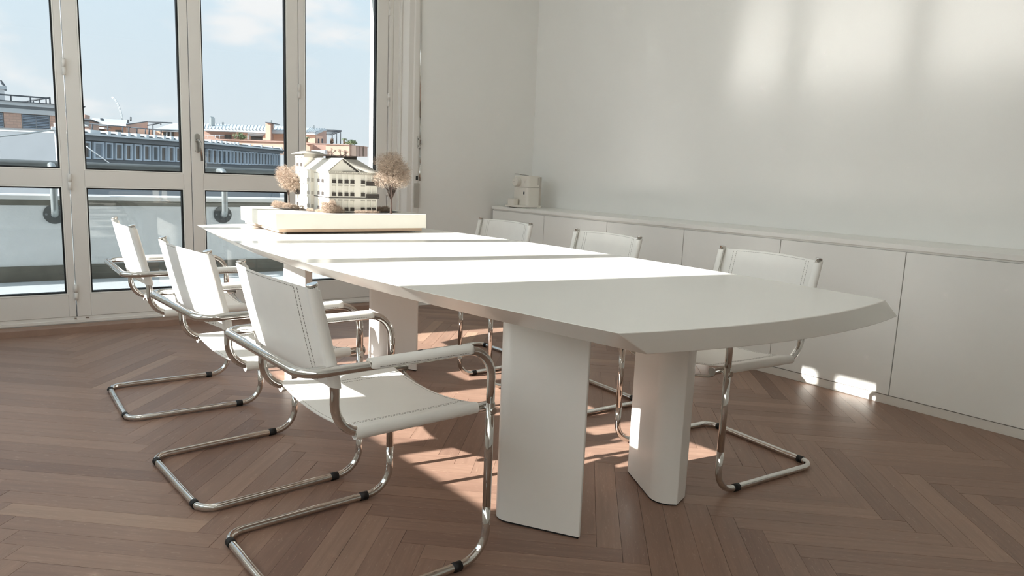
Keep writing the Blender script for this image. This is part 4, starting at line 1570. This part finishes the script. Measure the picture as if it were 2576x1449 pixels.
# pale blocks on the parapet
pxb = [209]
blk = [(208, 233), (252.5, 260), (277, 286), (304, 310), (326, 335), (350.5, 357), (371.5, 378.5), (394.5, 400), (413.5, 420), (430, 440), (456, 461)]
blk += [(505 + a / 9.055, 505 + c / 9.055) for a, c in ((88, 118), (205, 240), (325, 358), (440, 465), (543, 562), (636, 655), (722, 742), (998, 1015), (1260, 1278), (1503, 1522), (1725, 1740))]
for (a, c) in blk:
    b = MB()
    q = [gp(a, 0.86), gp(c, 0.86), gp(c, 1.0), gp(a, 1.0)]
    q = [p - away * 0.35 for p in q]
    b.loft([p + away * 0.5 for p in q], q)
    own(gb, 'parapet_block', b, 'concrete')
# windows: frame, pane
ws = [(205, 221.5, 0), (228.5, 254.5, 2), (258.5, 277.5, 0), (283.5, 303, 0), (309, 326.5, 0), (332.5, 350, 0), (355, 373, 0), (377.5, 393.5, 0), (397.5, 414.5, 0), (417.5, 434, 0), (436.5, 451, 0)]
e4 = [90, 215, 330, 440, 540, 630, 712, 795, 872, 952, 1030, 1105, 1180, 1255, 1325, 1395, 1460, 1530, 1590, 1645, 1700, 1760]
ws += [(505 + e4[i] / 9.055 + 0.6, 505 + e4[i + 1] / 9.055 - 0.6, 0) for i in range(len(e4) - 1)]
for (a, c, kd) in ws:
    wd = c - a
    m_ = wd * 0.17
    b = MB()

    def fr_(x0, x1, f0, f1, o0):
        q = [gp(x0, f0), gp(x1, f0), gp(x1, f1), gp(x0, f1)]
        q = [p - away * o0 for p in q]
        b.loft([p + away * (o0 - 0.02) for p in q], q)
    tp = 0.60 if c < 470 else 0.62
    fr_(a, a + m_, 0.0, tp, 0.14)
    fr_(c - m_, c, 0.0, tp, 0.14)
    fr_(a + m_, c - m_, 0.0, 0.05, 0.14)
    fr_(a + m_, c - m_, tp - 0.06, tp, 0.14)
    wf_ = own(gb, 'window', b, 'pale_frame')
    b = MB()
    fr_(a + m_, c - m_, 0.05, tp - 0.06, 0.07)
    l = gb.location
    b.v = [(x - l.x, y - l.y, z - l.z) for x, y, z in b.v]
    b.build('pane', 'dark_glass' if kd == 0 else 'grey_clad', wf_)
    if kd == 2:
        b = MB()
        for fz in np.linspace(0.08, tp - 0.09, 14):
            fr_(a + m_, c - m_, fz, fz + 0.012, 0.10)
        b.v = [(x - l.x, y - l.y, z - l.z) for x, y, z in b.v]
        b.build('blind_slats', 'blind', wf_)
# roof railing over the wing
b = MB()
pr_ = [(205, 309), (330, 320.5), (378, 325), (452, 329.5)]
for i in range(len(pr_) - 1):
    b.bar(atd(*pr_[i], 36), atd(*pr_[i + 1], 36), 0.028, 6)
for (x, y0, y1) in ((232, 311, 327), (271, 315, 329), (308.5, 318.5, 333), (324, 319.5, 334), (344, 322, 336), (366, 323, 338), (375, 324, 338), (405, 328, 341)):
    b.bar(atd(x, y0, 36), atd(x, y1, 36), 0.03, 6)
rl = tag(empty('roof_railing', tuple(atd(320, 320, 36))), 'thin dark railing on the roof of the grey wing', 'railing')
own(rl, 'bars', b, 'rail_dark')
# low stair head at the left of the wing's roof
sh_ = tag(empty('stair_head', tuple(atd(215, 320, 40))), 'small brown roof house with a dark overhanging eave left of the zinc roofs', 'roof house')
own(sh_, 'wall', face_prism([atd(190, 326, 40), atd(224, 326, 40), atd(224, 303, 40), atd(190, 303, 40)], (1, 3, 0)), 'pink_shade')
own(sh_, 'band', face_prism([atd(190, 318, 39.9), atd(224, 318, 39.9), atd(224, 306, 39.9), atd(190, 306, 39.9)], (0, 0.08, 0)), 'concrete')
own(sh_, 'eave', face_prism([atd(188, 301, 39), atd(233, 301, 39), atd(226, 299, 39), atd(188, 297, 39)], (1.2, 4.2, 0)), 'rail_dark')
own(sh_, 'chimney', face_prism([atd(196, 299, 40.5), atd(213, 299, 40.5), atd(214, 288, 40.5), atd(196, 288, 40.5)], (0.4, 1, 0)), 'pink_shade')

# ---- pink apartment house with zinc roofs
DP = 75.0
pk = tag(empty('pink_apartment_house', tuple(atd(640, 350, DP)[:2]) + (-9.0,)), 'salmon pink apartment house with a long zinc roof and a square chimney', 'building')


def fp_(root, name, pts, m, d=DP, depth=3.0, dd=None):
    """block seen frontally: outline located at distance d, with real depth behind it"""
    P = [atd(x, y, d if dd is None else dd[i]) for i, (x, y) in enumerate(pts)]
    return own(root, name, face_prism(P, FWD.to_2d().to_3d().normalized() * depth), m)


def c4(x, y): return (505 + x / 9.055, 280 + y / 9.055)


def c3(x, y): return (320 + x / 9.053, 280 + y / 9.053)


def c2(x, y): return (200 + x / 9.054, 280 + y / 9.054)


def c5(x, y): return (760 + x / 12.076, 300 + y / 12.076)


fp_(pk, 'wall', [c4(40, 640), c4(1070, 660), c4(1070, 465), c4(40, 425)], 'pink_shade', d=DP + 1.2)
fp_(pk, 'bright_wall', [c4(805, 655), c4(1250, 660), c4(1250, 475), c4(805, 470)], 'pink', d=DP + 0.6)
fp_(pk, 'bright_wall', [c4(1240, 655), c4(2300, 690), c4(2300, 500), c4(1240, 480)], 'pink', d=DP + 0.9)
fp_(pk, 'terrace_wall', [c4(-40, 900), c4(2350, 1000), c4(2350, 700), c4(-40, 620)], 'pink', d=DP - 3, depth=2)
fp_(pk, 'terrace_coping', [c4(-40, 640), c4(2350, 720), c4(2350, 694), c4(-40, 618)], 'pink_shade', d=DP - 3.2, depth=2)
fp_(pk, 'eave', [c4(60, 432), c4(800, 462), c4(1480, 500), c4(2300, 500), c4(2300, 440), c4(1480, 425), c4(60, 385)], 'metal_roof', d=DP - 0.6, depth=3)
r0 = [c4(60, 385), c4(1480, 425), c4(2420, 470), c4(2300, 345), c4(1480, 330), c4(60, 272)]
P = [atd(*p, DP - 0.6 if i < 3 else DP + 8) for i, p in enumerate(r0)]
own(pk, 'roof', face_prism(P, (0, 0.1, -0.3)), 'metal_roof')
b = MB()
for i in range(24):
    k = i / 23
    a_ = atd(*c4(75 + 1800 * k, 388 + 52 * k), DP - 0.7)
    e_2 = atd(*c4(75 + 1800 * k + 40, 277 + 72 * k), DP + 7.9)
    b.bar(a_ + Vector((0, 0, 0.02)), e_2 + Vector((0, 0, 0.02)), 0.045, 4)
own(pk, 'roof_seam', b, 'concrete')
fp_(pk, 'window', [c4(540, 625), c4(690, 630), c4(690, 540), c4(540, 530)], 'dark_glass', d=DP + 1.1, depth=0.3)
fp_(pk, 'window', [c4(1140, 645), c4(1410, 650), c4(1410, 560), c4(1140, 550)], 'dark_glass', d=DP + 0.4, depth=0.3)
fp_(pk, 'awning', [c4(1075, 520), c4(1425, 540), c4(1470, 495), c4(1075, 488)], 'white_paint', d=DP - 0.4, depth=1)
fp_(pk, 'awning', [c4(1120, 560), c4(1420, 572), c4(1425, 545), c4(1120, 535)], 'concrete', d=DP - 0.2, depth=1)
fp_(pk, 'door_frame', [c4(1065, 640), c4(1082, 640), c4(1082, 500), c4(1065, 500)], 'white_paint', d=DP - 0.3, depth=0.3)
fp_(pk, 'pier', [c4(1410, 655), c4(1475, 660), c4(1475, 510), c4(1410, 540)], 'pink', d=DP - 0.1, depth=1)
fp_(pk, 'chimney', [c4(1475, 660), c4(1592, 665), c4(1592, 262), c4(1475, 250)], 'pink', d=DP - 1.4, depth=0.1)
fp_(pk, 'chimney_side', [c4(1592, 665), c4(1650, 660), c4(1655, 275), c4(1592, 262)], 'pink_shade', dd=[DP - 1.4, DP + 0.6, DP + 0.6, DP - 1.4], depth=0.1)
fp_(pk, 'chimney_cap', [c4(1468, 258), c4(1600, 272), c4(1662, 278), c4(1662, 265), c4(1600, 255), c4(1468, 244)], 'rail_dark', d=DP - 1.6, depth=2)
fp_(pk, 'chimney_pot', [c4(1575, 250), c4(1605, 253), c4(1600, 200), c4(1578, 200)], 'steel', d=DP - 1, depth=0.3)
fp_(pk, 'flue_pipe', [c4(192, 332), c4(238, 332), c4(236, 150), c4(215, 112), c4(196, 150)], 'steel', d=DP + 3, depth=1)
fp_(pk, 'vent_pipe', [c4(483, 310), c4(497, 310), c4(496, 245), c4(484, 245)], 'steel', d=DP + 4, depth=0.4)
b = MB()
b.bar(atd(*c4(70, 540), DP - 3), atd(*c4(540, 560), DP - 3), 0.03, 5)
for x in (165, 330, 430): b.bar(atd(*c4(x, 540), DP - 3), atd(*c4(x, 640), DP - 3), 0.03, 5)
own(pk, 'terrace_rail', b, 'concrete')
# right part seen through the last door
fp_(pk, 'pent_wall', [c5(60, 720), c5(395, 725), c5(395, 480), c5(60, 470)], 'pink', d=DP - 1, depth=3)
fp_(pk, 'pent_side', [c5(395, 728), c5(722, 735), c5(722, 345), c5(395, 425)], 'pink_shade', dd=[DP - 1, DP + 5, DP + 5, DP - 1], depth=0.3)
fp_(pk, 'pent_fascia', [c5(60, 482), c5(395, 478), c5(738, 315), c5(738, 292), c5(400, 405), c5(60, 400)], 'metal_roof', dd=[DP - 1.3, DP - 1.3, DP + 5, DP + 5, DP - 1.3, DP - 1.3], depth=0.2)
P = [atd(*p, d_) for p, d_ in ((c5(60, 402), DP - 1.3), (c5(400, 405), DP - 1.3), (c5(738, 292), DP + 5), (c5(60, 255), DP + 5))]
own(pk, 'pent_roof', face_prism(P, (0, 0.1, -0.2)), 'metal_roof')
b = MB()
for i in range(7):
    k = i / 6
    b.bar(atd(*c5(70 + 300 * k, 402), DP - 1.4) + Vector((0, 0, 0.03)), atd(*c5(250 + 430 * k, 262 + 28 * k), DP + 4.6) + Vector((0, 0, 0.03)), 0.05, 4)
own(pk, 'pent_seam', b, 'concrete')
for x in (480, 590): fp_(pk, 'pent_post', [c5(x, 725), c5(x + 22, 725), c5(x + 22, 590), c5(x, 590)], 'rail_dark', d=DP - 0.5, depth=0.3)
fp_(pk, 'vent_pipe', [c5(328, 295), c5(346, 295), c5(346, 180), c5(322, 180)], 'steel', d=DP + 2, depth=0.4)
fp_(pk, 'front_block', [c5(60, 1100), c5(243, 1100), c5(243, 745), c5(60, 745)], 'pink', d=DP - 4, depth=1)
fp_(pk, 'front_recess', [c5(235, 1100), c5(730, 1110), c5(730, 760), c5(235, 735)], 'pink_shade', d=DP - 3, depth=2)
fp_(pk, 'front_block', [c5(722, 1120), c5(1440, 1130), c5(1440, 785), c5(722, 765)], 'pink', d=DP - 4.5, depth=3)
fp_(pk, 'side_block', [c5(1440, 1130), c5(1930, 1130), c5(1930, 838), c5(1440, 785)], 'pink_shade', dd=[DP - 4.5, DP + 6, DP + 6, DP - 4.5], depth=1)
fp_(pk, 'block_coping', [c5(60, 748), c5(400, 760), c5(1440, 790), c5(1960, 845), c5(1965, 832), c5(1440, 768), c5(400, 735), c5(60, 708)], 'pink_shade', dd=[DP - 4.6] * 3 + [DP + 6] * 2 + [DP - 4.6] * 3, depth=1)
for x in (1525, 1630, 1740, 1850): fp_(pk, 'rain_pipe', [c5(x, 1130), c5(x + 16, 1130), c5(x + 16, 810), c5(x, 805)], 'palm_trunk', d=DP - 4.7 + (x - 1440) / 50, depth=0.2)
fp_(pk, 'roller_awning', [c5(275, 985), c5(700, 985), c5(700, 935), c5(275, 930)], 'concrete', d=DP - 5.3, depth=2)
fp_(pk, 'awning', [c5(270, 1055), c5(690, 1055), c5(690, 1000), c5(275, 995)], 'white_paint', d=DP - 5.6, depth=1)
# pergola
b = MB()
pg = [(c5(738, 322), c5(1200, 352)), (c5(738, 365), c5(1110, 378)), (c5(738, 412), c5(1010, 418)), (c5(738, 462), c5(910, 468)), (c5(1200, 352), c5(905, 468))]
for (p, q) in pg: b.bar(atd(*p, DP + 2), atd(*q, DP + 2), 0.07, 6)
for (p, q) in ((c5(915, 465), c5(915, 730)), (c5(1045, 420), c5(1045, 740)), (c5(1165, 365), c5(1165, 745))): b.bar(atd(*p, DP + 2), atd(*q, DP + 2), 0.06, 6)
pgo = tag(empty('pergola', tuple(atd(*c5(960, 600), DP + 2))), 'thin metal pergola on the pink roof terrace', 'pergola')
own(pgo, 'frame', b, 'rail_dark')
# left hand zinc roofs above the grey wing
zl = tag(empty('zinc_roof_house', tuple(atd(330, 320, 62))), 'pale terrace houses with wavy zinc roofs above the grey wing', 'building')
fp_(zl, 'wall', [c2(205, 470), c2(1160, 520), c2(1160, 345), c2(205, 265)], 'pink', d=62, depth=4)
fp_(zl, 'wall', [c3(640, 580), c3(1220, 600), c3(1220, 400), c3(640, 400)], 'pink', d=64, depth=4)
P = [atd(*p, d_) for p, d_ in ((c2(205, 270), 61), (c2(1062, 298), 61), (c2(1170, 285), 68), (c2(1085, 195), 68), (c2(300, 155), 68))]
own(zl, 'roof', face_prism(P, (0, 0.1, -0.2)), 'metal_roof')
fp_(zl, 'gutter', [c2(205, 300), c2(1062, 335), c2(1062, 290), c2(205, 262)], 'white_paint', d=61, depth=1)
fp_(zl, 'awning', [c2(230, 345), c2(570, 370), c2(560, 400), c2(240, 372)], 'white_paint', d=61, depth=1)
fp_(zl, 'window', [c2(300, 440), c2(545, 450), c2(545, 412), c2(300, 405)], 'dark_glass', d=61.8, depth=0.4)
fp_(zl, 'window', [c2(815, 470), c2(945, 475), c2(945, 425), c2(815, 420)], 'dark_glass', d=61.8, depth=0.4)
fp_(zl, 'window', [c3(820, 560), c3(1020, 565), c3(1020, 470), c3(820, 468)], 'dark_glass', d=63.6, depth=0.6)
for x in (885, 970): fp_(zl, 'window_post', [c3(x, 565), c3(x + 14, 565), c3(x + 14, 470), c3(x, 470)], 'white_paint', d=63.4, depth=0.2)
P = [atd(*p, d_) for p, d_ in ((c3(640, 395), 63), (c3(1230, 420), 63), (c3(1230, 255), 70), (c3(1030, 275), 70))]
own(zl, 'roof', face_prism(P, (0, 0.1, -0.2)), 'metal_roof')
P = [atd(*p, d_) for p, d_ in ((c2(1062, 470), 60), (c3(455, 530), 66), (c3(462, 232), 66), (c2(1062, 300), 60))]
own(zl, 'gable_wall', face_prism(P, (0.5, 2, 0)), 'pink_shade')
P = [atd(*p, d_) for p, d_ in ((c2(1060, 305), 59.8), (c3(470, 240), 66), (c3(470, 222), 66), (c2(1060, 290), 59.8))]
own(zl, 'verge', face_prism(P, (0.2, 0.6, 0)), 'rail_dark')
b = MB()
for (p, q) in ((c3(470, 238), c3(1030, 268)), (c3(455, 322), c3(760, 265)), (c3(585, 300), c3(585, 530)), (c3(500, 400), c3(500, 525)), (c3(765, 265), c3(765, 310))): b.bar(atd(*p, 60), atd(*q, 60), 0.05, 6)
own(zl, 'pergola_frame', b, 'rail_dark')
fp_(zl, 'roof_window', [c2(470, 205), c2(496, 212), c2(496, 165), c2(470, 155)], 'rail_dark', d=64, depth=0.4)
for (p, q) in ((c2(1100, 265), c2(1100, 190)), (c3(80, 220), c3(80, 130))): own(zl, 'vent_pipe', MB().bar(atd(*p, 62), atd(*q, 62), 0.07, 6), 'rail_dark')

# curved crane jib far away
b = MB()
pts = [(281.5, 244), (288, 249), (293.5, 257), (298.5, 267), (302.5, 278), (306, 290), (308.5, 303)]
for off in (-1.2, 1.2):
    b.tube([atd(x + off, y - off * 0.4, 120) for x, y in pts], 0.07, 6)
for i in range(len(pts) - 1):
    x0, y0 = pts[i]; x1, y1 = pts[i + 1]
    b.bar(atd(x0 - 1.2, y0 + 0.5, 120), atd(x1 + 1.2, y1 - 0.5, 120), 0.05, 5)
    b.bar(atd(x0 + 1.2, y0 - 0.5, 120), atd(x1 - 1.2, y1 + 0.5, 120), 0.05, 5)
tag(b.build('curved_mast', 'concrete'), 'curved pale lattice mast rising behind the zinc roofs', 'mast')


# palms, terrace shrubs and bare trees
def palm(px, py0, py1, d, spread, nl, seed, lab):
    r = random.Random(seed)
    base_, topp = atd(px, py0, d), atd(px + 0.4, py1, d)
    t = tag(empty('palm_tree', tuple(base_)), lab, 'palm')
    own(t, 'trunk', MB().tube([base_, (base_ + topp) / 2, topp], [0.13, 0.11, 0.13], 7), 'palm_trunk')
    b = MB()
    for i in range(nl):
        a = 2 * PI * i / nl + r.uniform(-0.2, 0.2)
        L = spread * r.uniform(0.8, 1.15)
        rise = r.uniform(0.1, 0.8)
        dirv = Vector((math.cos(a), math.sin(a), 0))
        side = Vector((-dirv.y, dirv.x, 0))
        prev = None
        for k in range(6):
            s = k / 5
            c = topp + dirv * (L * s) + Vector((0, 0, L * (rise * s - 1.05 * s * s)))
            w = L * 0.10 * math.sin(PI * min(1, s * 0.9 + 0.12))
            cur = [c - side * w - Vector((0, 0, w * 0.5)), c, c + side * w - Vector((0, 0, w * 0.5))]
            if prev: b.add(prev + cur, [(0, 1, 4, 3), (1, 2, 5, 4)])
            prev = cur
    own(t, 'fronds', b, 'palm')


palm(772, 357, 345, DP - 3, 0.45, 13, 1, 'small palm on the pink terrace, just right of the door post')
palm(866, 362, 349, DP - 1, 0.42, 13, 2, 'tallest palm on the pink terrace, right of the pergola')
palm(598, 349, 341, DP - 3, 0.38, 13, 3, 'small palm on the terrace before the pink wall')


def leafy(cx_, cy_, wx, wy, d, n, size, seed, name, lab, m):
    r = random.Random(seed)
    o = atd(cx_, cy_, d)
    t = tag(empty(name, tuple(o)), lab, 'shrub')
    b = MB()
    sx, sz = wx / F_PX * d, wy / F_PX * d
    for i in range(n):
        p = Vector((r.gauss(0, 0.4) * sx, r.gauss(0, 0.4) * sx, abs(r.gauss(0, 0.5)) * sz)) + o
        g = Vector((r.gauss(0, 1), r.gauss(0, 1), r.uniform(0.1, 1.2))).normalized()
        s = g.cross(Vector((r.random(), r.random(), 0.3))).normalized()
        b.add([p - s * size * 0.25, p + s * size * 0.25, p + g * size], [(0, 1, 2)])
    own(t, 'foliage', b, m)
    MBs = MB().bar(o - Vector((0, 0, 0.2)), o + Vector((0, 0, sz * 0.6)), 0.03, 5)
    own(t, 'stem', MBs, 'palm_trunk')


leafy(604, 350, 14, 9, DP - 2, 260, 0.28, 4, 'terrace_shrub', 'dark green shrub on the terrace before the pink wall', 'palm')
leafy(884, 363, 14, 6, DP - 2, 260, 0.28, 5, 'terrace_shrub', 'low green shrub at the right end of the pink terrace', 'palm')
leafy(835, 362, 2.2, 11, DP, 120, 0.22, 6, 'terrace_plant', 'slim dark potted plant under the pergola', 'palm_trunk')


def bare_tree(px, py0, h_px, d, seed, lab):
    r = random.Random(seed)
    o = atd(px, py0, d)
    H = h_px / F_PX * d
    t = tag(empty('bare_tree', tuple(o)), lab, 'tree')
    b = MB()

    def grow(p, g, L, rad, lv):
        q = p + g * L
        b.tube([p, q], [rad, rad * 0.65], 5)
        if lv == 0: return
        for i in range(3):
            g2 = (g + Vector((r.gauss(0, 0.5), r.gauss(0, 0.5), r.uniform(-0.1, 0.4)))).normalized()
            grow(p + g * L * r.uniform(0.55, 1.0), g2, L * r.uniform(0.55, 0.8), rad * 0.55, lv - 1)
    grow(o, Vector((0, 0, 1)), H * 0.38, 0.10, 4)
    own(t, 'branches', b, 'bare')


bare_tree(833, 400, 36, 58, 1, 'brown bare tree before the pink wall, above the model roof')
bare_tree(857, 404, 38, 60, 2, 'pale bare tree before the pink wall, right of the brown one')
bare_tree(870, 404, 34, 60, 3, 'pale bare tree before the corner of the pink wall')
